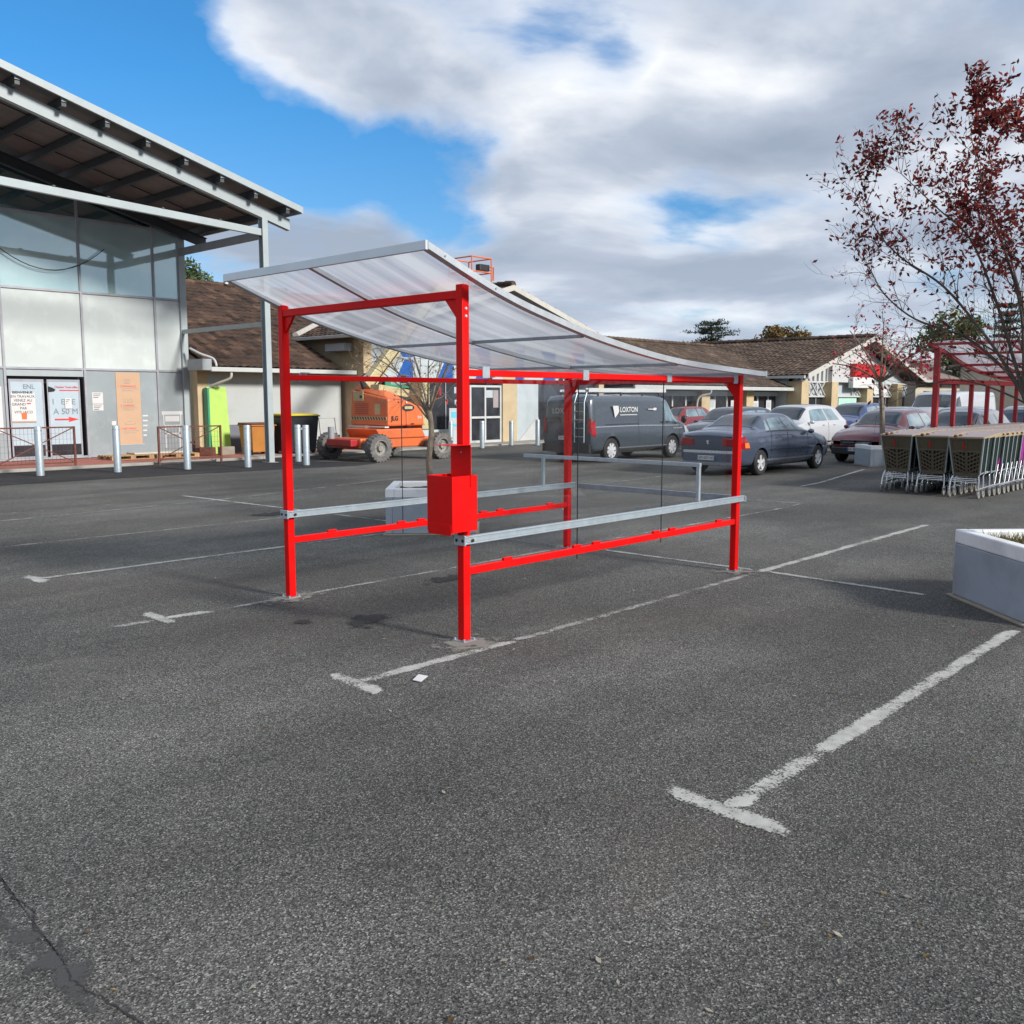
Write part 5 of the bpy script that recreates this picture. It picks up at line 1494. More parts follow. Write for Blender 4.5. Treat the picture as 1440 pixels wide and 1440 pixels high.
    # surface patches
    def patch_(x0b, x1b, x0t, x1t, v0, v1, side=1, off=.004, nx=8, nv=6):
        vs = []; fs = []
        for j in range(nv+1):
            g = j/nv; v = v0+(v1-v0)*g; a = x0b+(x0t-x0b)*g; b = x1b+(x1t-x1b)*g
            for i in range(nx+1):
                x = a+(b-a)*i/nx
                p = S(x, v, side); du = S(min(1,x+.004), v, side)-S(max(0,x-.004), v, side); dv_ = S(x, v+.03, side)-S(x, v-.03, side)
                nn_ = du.cross(dv_)
                if nn_.length > 1e-9: nn_.normalize()
                if nn_.y*side < 0 and abs(nn_.y) > .15: nn_ = -nn_
                elif abs(nn_.y) <= .15 and nn_.z < 0: nn_ = -nn_
                vs.append(p+nn_*off)
        for j in range(nv):
            for i in range(nx): fs.append((j*(nx+1)+i, j*(nx+1)+i+1, (j+1)*(nx+1)+i+1, (j+1)*(nx+1)+i))
        return vs, fs
    def wpart(nm, specs, mat, off=.004, parent=T):
        mb = MB()
        for s_ in specs: mb.add(*patch_(*s_[:6], side=s_[6], off=off))
        return part(mb, nm, mat, parent, smooth=True)
    g = M[glass]
    for (nm, a, b, c, d, v0, v1) in windows:
        if nm in ('windscreen', 'rear_window'):
            mb = MB(); 
            for s in (1,-1): mb.add(*patch_(a, b, c, d, v0, v1, side=s, nx=10, nv=10))
            part(mb, nm, M['carglass'], T, smooth=True, fixn=True)
        else:
            for s in (1,-1): wpart(nm, [(a,b,c,d,v0,v1,s)], g)
    # wheels
    for wxn in wx:
        for s in (-1, 1):
            X = (wxn-.5)*L; Y = s*(W/2-.105); hw = .095
            mb = MB().lathe([(rw*.62,-hw),(rw*.9,-hw*1.02),(rw*.985,-hw*.75),(rw,-hw*.3),(rw,hw*.3),(rw*.985,hw*.75),(rw*.9,hw*1.02),(rw*.62,hw)], (X,Y,rw), 'y', 32)
            wv = part(mb, 'wheel', M['black'], T, smooth=True)
            if detail < 2: continue
            mb = MB(); yo = s*hw*.72
            mb.lathe([(rw*.66,yo+s*.012),(rw*.62,yo+s*.022),(rw*.58,yo),(rw*.56,yo-s*.05)], (X,Y,rw), 'y', 32)
            nsp = 5 if rimstyle == 'alloy' else 8
            for k in range(nsp):
                a = 2*math.pi*k/nsp+.3; ca, sa = math.cos(a), math.sin(a)
                wd0, wd1 = (rw*.13, rw*.085)
                def P_(r_, t_, yy): return (X+r_*ca-t_*sa, Y+yy, rw+r_*sa+t_*ca)
                y0_, y1_ = yo-s*.012, yo+s*.014
                mb.add([P_(rw*.08,-wd0,y0_),P_(rw*.60,-wd1*1.6,y0_),P_(rw*.60,wd1*1.6,y0_),P_(rw*.08,wd0,y0_),P_(rw*.08,-wd0,y1_),P_(rw*.60,-wd1*1.3,y1_-s*.004),P_(rw*.60,wd1*1.3,y1_-s*.004),P_(rw*.08,wd0,y1_)],
                       [(0,1,2,3),(7,6,5,4),(0,4,5,1),(1,5,6,2),(2,6,7,3),(3,7,4,0)])
            mb.lathe([(.001,yo+s*.02),(rw*.14,yo+s*.018),(rw*.16,yo)], (X,Y,rw), 'y', 16)
            part(mb, 'rim', M['rim'], wv, smooth=True, ang=30, fixn=True)
            mb = MB().lathe([(.001,yo-s*.045),(rw*.60,yo-s*.045)], (X,Y,rw), 'y', 24); part(mb, 'brake_recess', M['plastic_black'], wv)
    return T, S, wpart, patch_

def seams(wpart, xs_, v0=2.6, v1=5.0):
    for s in (1,-1):
        [wpart('door_seam', [(x-.0016,x+.0016,x-.0016+dx,x+.0016+dx,v0,v1,s)], M['plastic_black'], .0025) for x, dx in xs_]

# --- blue-grey saloon
L_, W_, H_ = 4.55, 1.68, 1.36
WN = [('rear_window', .175,.182,.325,.30, 7.15,10.0),]
SEDW = [('rear_quarter_window', .245,.285,.30,.315,5.25,6.7),('rear_door_window', .295,.455,.335,.455,5.2,6.75),('front_door_window', .472,.655,.472,.59,5.2,6.75),('quarter_light', .662,.70,.60,.615,5.2,6.4)]
T, S, wp, pt = make_car('sedan','saloon_car','blue-grey four-door saloon car parked just right of the grey van, rear towards the shelter','car', 20.38, 11.04, 0, L_, W_, H_, M['p_sedan'], .285, (.195,.815),
    SEDW, rimstyle='alloy', glass='carglasslight')
def screen(T, S, L, x_lo, x_hi, nm, vlo=7.15, mat='carglass', off=.006):
    # glass sheet across the car between two stations, following the body
    mb = MB(); nx = 8; vs = []; fs = []
    vlist = [vlo+(10-vlo)*k/8 for k in range(9)]
    cols = [(v,-1) for v in vlist]+[(v,1) for v in reversed(vlist[:-1])]
    up = 1 if x_hi > x_lo else -1
    for i in range(nx+1):
        x = x_lo+(x_hi-x_lo)*i/nx
        a = S(x,10,1); b = S(x+.004*up,10,1); t = (b-a).normalized(); nrm = Vector((-t.z,0,t.x))
        if nrm.z < 0: nrm = -nrm
        for v, sd in cols: vs.append(S(x,v,sd)+nrm*off)
    k = len(cols)
    for i in range(nx):
        for j in range(k-1): fs.append((i*k+j,i*k+j+1,(i+1)*k+j+1,(i+1)*k+j))
    mb.add(vs, fs)
    return part(mb, nm, M[mat], T, smooth=True, fixn=True)
screen(T,S,L_,.19,.305,'rear_window')
screen(T,S,L_,.722,.615,'windscreen')
seams(wp, [(.463,0),(.285,.01),(.685,0)])
for s in (1,-1):
    wp('tail_lamp', [(.002,.085,.002,.05,3.95,4.85,s)], M['lampred'], .006)
    wp('indicator', [(.045,.083,.045,.075,4.05,4.40,s)], M['lampamber'], .009)
    wp('sill_trim', [(.245,.755,.245,.755,2.55,2.8,s)], M['p_grey'], .006)
    wp('rubbing_strip', [(.27,.75,.27,.75,3.72,3.80,s)], M['plastic_black'], .010)
    wp('window_trim', [(.25,.70,.25,.70,5.05,5.13,s)], M['plastic_black'], .007)
    wp('front_lamp', [(.925,.985,.925,.97,4.2,4.9,s)], M['lampclear'], .006)
    m = MB().ell(((.685-.5)*L_, s*(W_/2+.06), .93), (.07,.075,.055), 12, 8); part(m, 'door_mirror', M['p_sedan'], T, smooth=True)
    for x in (.335,.515): part(MB().box((x-.5)*L_, s*(W_/2-.012)-.012, .80, (x-.5)*L_+.16, s*(W_/2-.012)+.012, .83), 'door_handle', M['p_sedan'], T, bevel=.006)
def rearface(T, S, L, z0, z1, y0, y1, nm, mat, d=.006, xo=0.0, parent=None):
    # thin piece hugging the end face (x = -L/2)
    m = MB().box(-L/2-d-xo, y0, z0, -L/2+.02, y1, z1); return part(m, nm, mat, parent or T, bevel=.004)
def plate(T, x, z, rot, txt, w=.44, d=1):
    s = d
    m = MB().box(min(x,x+s*.012), -w/2, z-.05, max(x,x+s*.012), w/2, z+.05); p = part(m, 'number_plate', M['paper'], T, bevel=.003)
    text(txt, .085, M['ink'], p, 'plate_lettering', (x+s*.0135, 0, z), rot, ext=.0008, sx=.95)
    for e in (-1,):
        m = MB().box(min(x,x+s*.0128), e*w/2-e*.035 if e>0 else e*w/2, z-.048, max(x,x+s*.0128), e*w/2 if e>0 else e*w/2+.035, z+.048); part(m, 'plate_band', M['blue'], p)
rearface(T,S,L_,.50,.56,-.62,.62,'bumper_strip',M['chrome'],.012)
rearface(T,S,L_,.28,.49,-.60,.60,'bumper',M['p_sedan'],.035)
rearface(T,S,L_,.24,.31,-.66,.66,'bumper_lip',M['p_grey'],.05)
rearface(T,S,L_,.60,.604,-.55,.55,'boot_seam',M['plastic_black'],.003)
plate(T,-L_/2-.036,.40,(90,0,-90),'EM-007-NC', d=-1)
for e in (-1,1):
    y0, y1 = sorted((e*.36, e*.655)); m = MB().prism([(y0,.665),(y1,.665),(y1,.84),(y0,.82)], 'x', -L_/2-.018, -L_/2+.03); part(m, 'tail_lamp', M['lampred'], T, bevel=.012, fixn=True)
rearface(T,S,L_,.865,.885,-.60,.60,'boot_lip',M['p_sedan'],.02)
m = MB().prism([(-.02,.70),(.015,.70),(.02,.74),(.04,.77),(.0,.79),(-.03,.775),(-.015,.75),(-.03,.72)], 'x', -L_/2-.014, -L_/2+.0); part(m, 'badge', M['chrome'], T, fixn=True)

# --- grey van
LV, WV, HV = 4.80, 1.74, 1.79
T, S, wp, pt = make_car('van','panel_van','dark grey panel van with white lettering and ladders on its roof rack','van', 21.68, 16.05, 0, LV, WV, HV, M['p_van'], .325, (.175,.775),
    [('front_door_window', .70,.845,.705,.765,5.2,6.8)], glass='carglasslight', rimstyle='steel')
screen(T,S,LV,.86,.765,'windscreen')
seams(wp, [(.69,0),(.845,0),(.43,0)], 2.6, 6.8)
for s in (1,-1):
    wp('tail_lamp', [(.003,.030,.003,.030,4.0,5.3,s)], M['lampred'], .012)
    wp('side_trim', [(.24,.715,.24,.715,2.7,2.95,s)], M['p_grey'], .008)
    wp('crease_line', [(.03,.86,.03,.86,4.78,4.84,s)], M['p_silver'], .003)
    wp('sliding_rail', [(.12,.43,.12,.43,4.92,5.0,s)], M['plastic_black'], .004)
    wp('front_lamp', [(.915,.985,.90,.965,4.1,4.9,s)], M['lampclear'], .006)
    m = MB().ell(((.855-.5)*LV, s*(WV/2+.10), 1.10), (.055,.09,.11), 12, 8); part(m, 'door_mirror', M['plastic_black'], T, smooth=True)
    for x in (.71,.655): part(MB().box((x-.5)*LV, s*(WV/2-.02)-.012, 1.02, (x-.5)*LV+.13, s*(WV/2-.02)+.012, 1.05), 'door_handle', M['plastic_black'], T, bevel=.006)
rearface(T,S,LV,.28,.50,-.80,.80,'bumper',M['plastic_black'],.07)
for e in (-1,1):
    y0, y1 = sorted((e*.70, e*.805)); rearface(T,S,LV,.78,1.18,y0,y1,'tail_lamp',M['lampred'],.012)
rearface(T,S,LV,1.06,1.52,.06,.66,'rear_window',M['carglass'],.008)
rearface(T,S,LV,1.06,1.52,-.66,-.06,'rear_window',M['carglass'],.008)
rearface(T,S,LV,.52,1.68,-.006,.006,'door_gap',M['plastic_black'],.004)
m = MB().tube([(-LV/2-.05,-.62,.55),(-LV/2-.05,-.62,1.60),(-LV/2+.05,-.62,1.84)], .014, 6).tube([(-LV/2-.05,-.30,.55),(-LV/2-.05,-.30,1.60),(-LV/2+.05,-.30,1.84)], .014, 6)
for z in (.7,.92,1.14,1.36,1.58): m.tube([(-LV/2-.05,-.62,z),(-LV/2-.05,-.30,z)], .009, 6)
part(m, 'rear_ladder', M['galv'], T, smooth=True)
plate(T,-LV/2-.071,.78 if False else .66,(90,0,-90),'FX-418-ZB', d=-1)
text('LOX', .20, M['paper'], T, 'lettering', (-LV/2-.012,.30,1.36), (90,0,-90))
m = MB().prism([(-.12,1.36+.18),(-.30,1.53),(-.30,1.42),(-.16,1.20)], 'x', -LV/2-.012, -LV/2-.009)
# white mark and lettering on the side
sy = -WV/2
def sidey(xw, z):   # body side at this height
    return sy+.02 if z < 1.0 else sy+.02+(z-1.0)*.13
yl = -WV/2+.035
m = MB().prism([(-1.52,1.50),(-1.28,1.50),(-1.24,1.36),(-1.27,1.31),(-1.42,1.18)], 'y', yl-.012, yl); part(m, 'white_mark', M['paper'], T, fixn=True)
text('LOXTON', .19, M['paper'], T, 'lettering', (-.80, yl-.012, 1.39), sx=1.0, bold=.004)
m = MB().box(-1.2,yl-.012,1.245,-.42,yl,1.265); part(m, 'small_print', M['paper'], T)
m = MB().prism([(.10,1.39),(.34,1.38),(.40,1.36),(.50,1.38),(.50,1.43),(.40,1.44),(.34,1.41),(.10,1.41)], 'y', yl-.012, yl); part(m, 'white_arrow', M['paper'], T, fixn=True)
text('nous recrutons', .075, M['paper'], T, 'lettering', (1.55, sy-.004, .86))
# roof rack
rk = MB()
for x in (-1.9,-.9,.1,.9):
    rk.box(x-.02,-.66,1.83,x+.02,.66,1.86)
    for s in (-1,1): rk.box(x-.02,s*.64-.02,1.76,x+.02,s*.64+.02,1.8299)
part(rk, 'roof_rack', M['plastic_black'], T)
m = MB()
for y in (-.60,-.50): m.box(-2.25,y-.012,1.865,1.3,y+.012,1.965)
x = -2.1
while x < 1.2: m.box(x-.012,-.587,1.90,x+.012,-.513,1.925); x += .28
for y in (.1,.42): m.box(-2.2,y-.012,1.865,1.0,y+.012,1.925)
x = -2.1
while x < 1.0: m.box(x-.012,.113,1.88,x+.012,.407,1.905); x += .28
o = solo(MB(), 'x', M['alu'], 'x', 'x'); bpy.data.objects.remove(o)
ld = thing('ladder', 'white aluminium ladders lying along the roof rack of the grey van', 'ladder', (21.68,16.05,1.862))
mm_ = MB(); mm_.v = [(a,b,c-1.862) for a,b,c in m.v]; mm_.f = m.f; mm_.m = m.m
part(mm_, 'ladder_rails', M['white'], ld)

HW = [('rear_door_window', .17,.355,.215,.355,5.2,6.75),('front_door_window', .372,.63,.372,.565,5.2,6.75)]
def hatch(name, label, x, y, rot, L, W, H, pm, detail=2, rw=.30, ptxt=None, windows=HW, glass='carglasslight', cat='car'):
    T, S, wp, pt = make_car('hatch', name, label, cat, x, y, rot, L, W, H, M[pm], rw, (.19,.805), windows, glass=glass, detail=detail)
    screen(T,S,L,.71,.585,'windscreen',mat='carglass'); screen(T,S,L,.02,.10,'rear_window')
    for s in (1,-1):
        wp('front_lamp', [(.90,.985,.90,.965,4.15,4.9,s)], M['lampclear'], .006)
        wp('tail_lamp', [(.004,.05,.004,.05,4.0,5.0,s)], M['lampred'], .006)
        m = MB().ell(((.66-.5)*L, s*(W/2+.06), .66*H), (.07,.08,.055), 10, 7); part(m, 'door_mirror', M[pm], T, smooth=True)
        if detail > 1:
            wp('sill_trim', [(.245,.755,.245,.755,2.5,2.8,s)], M['plastic_black'], .006)
            for xx in (.25,.42): part(MB().box((xx-.5)*L, s*(W/2-.012)-.012, .58*H, (xx-.5)*L+.14, s*(W/2-.012)+.012, .60*H), 'door_handle', M[pm], T)
    if detail > 1:
        seams(wp, [(.363,0),(.65,0)])
        m = MB().box(L/2-.02,-.42,.34*H,L/2+.012,.42,.44*H); part(m, 'grille', M['plastic_black'], T, bevel=.01)
        m = MB().box(L/2-.05,-.66,.17*H,L/2+.02,.66,.31*H); part(m, 'bumper', M['plastic_black'] , T, bevel=.03)
        m = MB().box(L/2+.012,-.36,.395*H,L/2+.018,.36,.402*H); m.box(L/2+.012,-.42,.345*H,L/2+.018,.42,.35*H); part(m, 'grille_trim', M['chrome'], T)
        m = MB().lathe([(.001,0),(.05,0),(.05,.012)], (L/2+.012,0,.40*H), 'x', 16); part(m, 'badge', M['chrome'], T)
        if ptxt: plate(T, L/2+.021, .27*H, (90,0,90), ptxt, d=1)
        m = MB().box((.70-.5)*L,-.5,.70*H+.0,(.71-.5)*L+.0,.5,.705*H)
    return T
hatch('hatchback_car', 'wine red hatchback parked nose towards the camera behind the small planter', 26.15, 10.25, math.pi, 4.2, 1.66, 1.40, 'p_wine', ptxt='EK-385-FG')
hatch('suv_car', 'white car with rounded roof parked nose forward beyond the blue-grey saloon', 27.5, 13.7, math.pi, 4.4, 1.72, 1.50, 'p_white')
hatch('dark_car', 'dark navy car facing the camera between the grey van and the blue-grey saloon', 27.6, 16.0, math.pi, 4.3, 1.66, 1.42, 'p_dark', detail=1)
hatch('red_car', 'small bright red car seen just past the nose of the grey van', 35.5, 23.2, math.pi, 3.9, 1.6, 1.35, 'p_redbright', detail=1)
hatch('blue_car', 'blue car mostly hidden behind the white car with the rounded roof', 35.4, 15.2, math.pi, 4.3, 1.7, 1.52, 'p_blue', detail=1)
hatch('grey_car', 'grey car mostly hidden behind the wine red hatchback', 33.2, 12.9, math.pi, 4.4, 1.7, 1.40, 'p_grey', detail=1)
hatch('silver_car', 'silver car with large windscreen just right of the wine red hatchback', 32.4, 10.4, math.pi, 4.2, 1.7, 1.42, 'p_silver', detail=1)
hatch('people_carrier', 'silver people carrier with wide windscreen parked beside the second red shelter', 25.6, 8.15, math.pi, 4.2, 1.62, 1.42, 'p_silver', ptxt='AW-114-KD')
hatch('navy_car', 'dark blue car beyond the silver people carrier, seen through the second shelter', 31.0, 8.2, math.pi, 4.1, 1.66, 1.42, 'p_dark', detail=1)
hatch('pale_car', 'pale silver car at the right, seen through the posts of the second shelter', 35.0, 9.2, math.pi, 4.2, 1.66, 1.45, 'p_silver', detail=1)
T, S, wp, pt = make_car('van','white_van','large white van facing the camera behind the second red shelter','van', 42.0, 13.9, math.pi, 6.4, 2.0, 2.0, M['p_white'], .34, (.16,.80), [('front_door_window', .72,.845,.725,.77,5.2,6.8)], detail=1)
screen(T,S,6.4,.86,.765,'windscreen')
for s in (1,-1): wp('front_lamp', [(.90,.985,.90,.965,4.15,4.9,s)], M['lampclear'], .006)

# ------------------------------------------------------------------ orange boom lift
def boomlift():
    Y = 20.3
    K = thing('boom_lift', 'orange articulated boom lift with cream boom and dusty off-road tyres', 'boom lift', (17.1, 20.9, 0))
    # chassis
    m = MB().box(15.7, 20.25, .34, 18.2, 21.55, .62); part(m, 'chassis', M['orange'], K, world=True, bevel=.04)
    m = MB().prism([(16.35,.60),(18.0,.60),(17.85,.86),(16.2,.86)], 'y', 20.2, 21.6); part(m, 'chassis_deck', M['orange'], K, world=True, bevel=.03, fixn=True)
    m = MB().box(15.72,19.9,.32,15.98,21.9,.50); m.box(17.95,19.9,.32,18.2,21.9,.50); part(m, 'axle', M['dustytyre'], K, world=True, bevel=.03)
    m = MB().box(15.45,20.35,.40,15.699,21.45,.60); part(m, 'axle_cover', M['redold'], K, world=True, bevel=.03)
    m = MB().tube([(15.55,21.35,.6),(15.55,21.35,.92)], .09, 12); part(m, 'cylinder', M['steelgrey'], K, world=True, smooth=True)
    for x, y, s, nm in ((15.92,19.78,-1,0),(18.10,19.72,-1,0),(15.95,21.98,1,0),(18.10,21.95,1,0)):
        r = .375; hw = .15
        m = MB()
        n = 48; base = 0
        prof = [(r*.55,-hw*.9),(r*.80,-hw),(r*.95,-hw*.9),(r,-hw*.55),(r,hw*.55),(r*.95,hw*.9),(r*.80,hw),(r*.55,hw*.9)]
        m.lathe(prof, (x,y,r), 'y', n)
        for k in range(22):   # tread lugs
            a = 2*math.pi*k/22
            for sd in (-1,1):
                a2 = a+(.14 if sd > 0 else 0); ca, sa = math.cos(a2), math.sin(a2)
                def P_(rr, t, yy): return (x+rr*ca-t*sa, y+yy, r+rr*sa+t*ca)
                y0_, y1_ = sorted((sd*.01, sd*hw*.98))
                m.add([P_(r*.9,-.02,y0_),P_(r*1.03,-.018,y0_),P_(r*1.03,.018,y0_),P_(r*.9,.02,y0_),P_(r*.86,-.02,y1_),P_(r*1.0,-.018,y1_),P_(r*1.0,.018,y1_),P_(r*.86,.02,y1_)],
                      [(0,1,2,3),(7,6,5,4),(0,4,5,1),(1,5,6,2),(2,6,7,3),(3,7,4,0)])
        w_ = part(m, 'wheel', M['dustytyre'], K, world=True, smooth=True, fixn=True)
        m = MB().lathe([(r*.60,s*hw*.9),(r*.55,s*hw*.95),(r*.50,s*hw*.4),(r*.22,s*hw*.25),(r*.20,s*hw*.75),(.001,s*hw*.8)], (x,y,r), 'y', 28)
        for k in range(8):
            a = 2*math.pi*k/8; m.tube([(x+.11*math.cos(a),y+s*hw*.28,r+.11*math.sin(a)),(x+.11*math.cos(a),y+s*hw*.5,r+.11*math.sin(a))], .012, 6)
        part(m, 'rim', M['wheelgrey'], w_, world=True, smooth=True)
    m = MB().lathe([(.55,.84),(.55,.93)], (17.25,21.0,0), 'z', 24); part(m, 'slew_ring', M['plastic_black'], K, world=True)
    # turret: its end faces the camera side, hood to the right
    def hull(lo, hi, nm, parent=K):
        n = len(lo); mb = MB().add(list(lo)+list(hi), [tuple(range(n))[::-1], tuple(range(n,2*n))]+[(q,(q+1)%n,n+(q+1)%n,n+q) for q in range(n)])
        return part(mb, nm, M['orange'], parent, world=True, bevel=.05, fixn=True)
    XT, XH, YA, YB2 = 16.68, 18.02, 20.28, 21.98
    tb = hull([(XT,YA,.93),(17.35,YA,.93),(17.35,YB2,.93),(XT,YB2,.93)], [(XT+.02,YA+.02,1.68),(17.35,YA+.02,1.66),(17.35,YB2-.02,1.98),(XT+.02,YB2-.02,1.94)], 'counterweight')
    hull([(XT+.06,YA+.10,1.69),(17.34,YA+.10,1.67),(17.34,YB2-.06,1.99),(XT+.06,YB2-.06,1.95)], [(XT+.25,YA+.45,1.90),(17.30,YA+.45,1.84),(17.30,YB2-.2,2.10),(XT+.25,YB2-.2,2.14)], 'turret_cowl')
    hd = hull([(17.352,YA,.93),(XH,YA,.93),(XH,20.9,.93),(17.352,20.9,.93)], [(17.352,YA+.02,1.64),(XH-.04,YA+.02,1.44),(XH-.04,20.86,1.60),(17.352,20.86,1.80)], 'engine_hood')
    hull([(17.352,21.3,.93),(XH,21.3,.93),(XH,YB2,.93),(17.352,YB2,.93)], [(17.352,21.32,1.75),(XH-.04,21.32,1.5),(XH-.04,YB2-.02,1.55),(17.352,YB2-.02,1.8)], 'tank_hood')
    yq = YA-.004
    m = MB().box(XT-.012,21.35,1.62,XT+.01,21.80,1.90); pl = part(m, 'cream_plate', M['boomcream'], tb, world=True, bevel=.01)
    m = MB().box(XT-.018,21.40,1.70,XT-.0125,21.50,1.78); part(m, 'plate_hole', M['plastic_black'], pl, world=True)
    m = MB()
    for q in range(13):
        a = 20.36+q*.12; m.prism([(a,1.10),(a+.05,1.10),(a+.10,1.18),(a+.05,1.18)], 'x', XT-.012, XT-.006)
    part(m, 'hazard_stripes', M['plastic_black'], tb, world=True, fixn=True)
    m = MB().box(XT-.005,20.34,1.09,XT+.01,21.92,1.19); part(m, 'hazard_band', M['boomcream'], tb, world=True)
    m = MB().box(XT-.10,20.3,.885,XT+.05,21.95,.925); part(m, 'white_strip', M['paper'], tb, world=True, bevel=.005)
    m = MB()
    for q in range(6): m.box(XT-.006,21.15,1.26+.055*q,XT+.01,21.75,1.275+.055*q)
    part(m, 'vent_slots', M['redold'], tb, world=True)
    m = MB().box(XT-.005,20.62,1.25,XT+.01,20.85,1.55); part(m, 'yellow_label', M['boomcream'], tb, world=True)
    text('JLG', .17, M['ink'], tb, 'lettering', (XT+.24,YA-.004,1.14), world=True, bold=.006)
    text('510', .10, M['paper'], hd, 'lettering', (XH-.20,YA-.004,1.16), world=True, bold=.003)
    vs = [(17.42+.22*math.cos(2*math.pi*k/20), YA-.006, 1.44+.095*math.sin(2*math.pi*k/20)) for k in range(20)]
    m = MB().poly(vs); od = part(m, 'oval_badge', M['ink'], hd, world=True)
    m = MB().box(17.28,YA-.012,1.40,17.56,YA-.008,1.48); part(m, 'badge_band', M['boomcream'], od, world=True)
    m = MB().box(17.5,YA-.012,.97,17.62,YA-.002,1.0); part(m, 'latch', M['plastic_black'], hd, world=True)
    # cream boom stages
    part(MB().bar((16.9,21.1,1.98),(18.25,21.1,1.80),.36,.22), 'lower_boom', M['boomcream'], K, world=True, bevel=.01)
    m = MB().box(18.06,20.42,.80,18.36,20.95,2.25); tw = part(m, 'tower_link', M['boomcream'], K, world=True, bevel=.03)
    m = MB().box(18.13,20.39,1.40,18.27,20.419,1.58); part(m, 'pivot_pin', M['plastic_black'], tw, world=True)
    m = MB()
    for z in (.95,1.15,1.75,1.95):
        for x in (18.13,18.29): m.lathe([(.001,20.408),(.016,20.408),(.016,20.42)], (x,0,z), 'y', 8)
    part(m, 'rivets', M['steelgrey'], tw, world=True)
    m = MB().bar((16.85,21.45,2.02),(19.75,21.45,5.05),.30,.34); ub = part(m, 'upper_boom', M['boomcream'], K, world=True, bevel=.015)
    m = MB().bar((16.95,21.285,2.0),(19.7,21.285,4.88),.02,.05,(0,1,0)); part(m, 'boom_channel', M['plastic_black'], ub, world=True)
    m = MB().tube(smooth3([(16.75,21.3,2.35),(16.60,21.3,2.2),(16.68,21.3,1.98)]), .07, 8); part(m, 'hose_loop', M['plastic_black'], K, world=True, smooth=True)
    m = MB().bar((19.7,21.45,5.0),(20.6,21.35,5.15),.22,.22); part(m, 'jib', M['boomcream'], K, world=True)
    # basket
    bk = MB()
    x0,x1,y0,y1,z0,z1 = 20.55,21.40,20.9,21.9,5.0,5.98
    def rect(z): 
        for a, b in (((x0,y0),(x1,y0)),((x1,y0),(x1,y1)),((x1,y1),(x0,y1)),((x0,y1),(x0,y0))): bk.tube([(a[0],a[1],z),(b[0],b[1],z)], .022, 6)
    for z in (z0,z0+.55,z1): rect(z)
    for x in (x0,x1):
        for y in (y0,y1): bk.tube([(x,y,z0),(x,y,z1)], .022, 6)
    bk.tube([(x1,21.3,5.80),(x1+.5,21.3,5.80),(x1+.5,21.3,5.4)], .03, 6); bk.tube([(x1,21.3,5.70),(x1+.42,21.3,5.70),(x1+.42,21.3,5.3)], .022, 6)
    ba = part(bk, 'basket', M['orange'], K, world=True, smooth=True)
    m = MB().box(20.95,20.95,5.60,21.38,21.15,5.80); part(m, 'control_box', M['plastic_black'], ba, world=True, bevel=.02)
    m = MB().box(x0,y0,z0-.02,x1,y1,z0-.001); part(m, 'basket_floor', M['steelgrey'], ba, world=True)
boomlift()

# ------------------------------------------------------------------ things in front of the entrance
def barrier(x0, y0, x1, y1, h, label):
    B_ = thing('mesh_barrier', label, 'barrier', ((x0+x1)/2,(y0+y1)/2,0), 'rusty mesh barriers by the entrance')
    a = Vector((x0,y0,0)); b = Vector((x1,y1,0)); up = Vector((0,0,1))
    m = MB()
    for p in (a,b): m.bar(p, p+up*(h+.02), .045, .045, (1,0,0))
    z0 = .14
    m.bar(a+up*h, b+up*h, .035, .035); m.bar(a+up*z0, b+up*z0, .035, .035)
    part(m, 'frame', M['rust'], B_, world=True)
    m = MB(); c = (a+b)/2+up*(h+z0)/2
    for p in (a+up*h,b+up*h,a+up*z0,b+up*z0): m.bar(p, c, .022, .022)
    part(m, 'cross_brace', M['rust'], B_, world=True)
    m = MB(); L = (b-a).length; n = int(L/.085); d = (b-a)/n
    for i in range(1,n): m.bar(a+d*i+up*z0, a+d*i+up*h, .004, .004, (1,0,0))
    k = int((h-z0)/.13)
    for j in range(1,k): m.bar(a+up*(z0+(h-z0)*j/k), b+up*(z0+(h-z0)*j/k), .004, .004)
    part(m, 'wire_mesh', M['rust'], B_, world=True)
barrier(7.80,23.70,9.56,23.62,1.0,'rusty brown mesh barrier in front of the sliding doors at the left edge')
barrier(11.38,22.95,13.10,22.92,.97,'rusty brown mesh barrier standing in front of the lime green board')
gb_ = thing('green_board', 'tall lime green board leaning against the low grey wall', 'board', (14.6,25.7,.06))
m = MB().add([(14.36,25.58,.06),(14.98,25.58,.06),(14.98,25.80,2.04),(14.34,25.80,2.04),(14.36,25.62,.06),(14.98,25.62,.06),(14.98,25.84,2.04),(14.34,25.84,2.04)],[(0,1,2,3),(7,6,5,4),(0,4,5,1),(1,5,6,2),(2,6,7,3),(3,7,4,0)])
part(m, 'panel', M['green_board'], gb_, world=True, bevel=.004)
m = MB().box(14.27,25.62,.06,14.33,25.85,2.0); part(m, 'edge_strip', M['leafgreen'] if False else M['greensign'], gb_, world=True)
def pallet(x, y, z, rz, label, nb=5):
    P = thing('pallet', label, 'pallet', (x,y,z), 'wooden pallets by the entrance', rz)
    m = MB()
    for i in range(nb): m.box(-.6,-.40+.8*i/nb,.095,.6,-.40+.8*i/nb+.11,.115)
    part(m, 'top_boards', M['wood'], P)
    m = MB()
    for xx in (-.6,-.07,.46):
        for yy in (-.4,-.07,.26): part(MB().box(xx,yy,.02,xx+.14,yy+.14,.0945), 'block', M['wood'], P)
    m = MB()
    for yy in (-.4,-.07,.26): m.box(-.6,yy+.0,.0,.6,yy+.12,.0195)
    part(m, 'bottom_boards', M['wood'], P)
pallet(11.55,25.2,.06,.05,'weathered wooden pallet on the red paving below the grey glass, left one')
pallet(12.85,25.1,.06,-.08,'weathered wooden pallet on the red paving below the tan poster, right one')
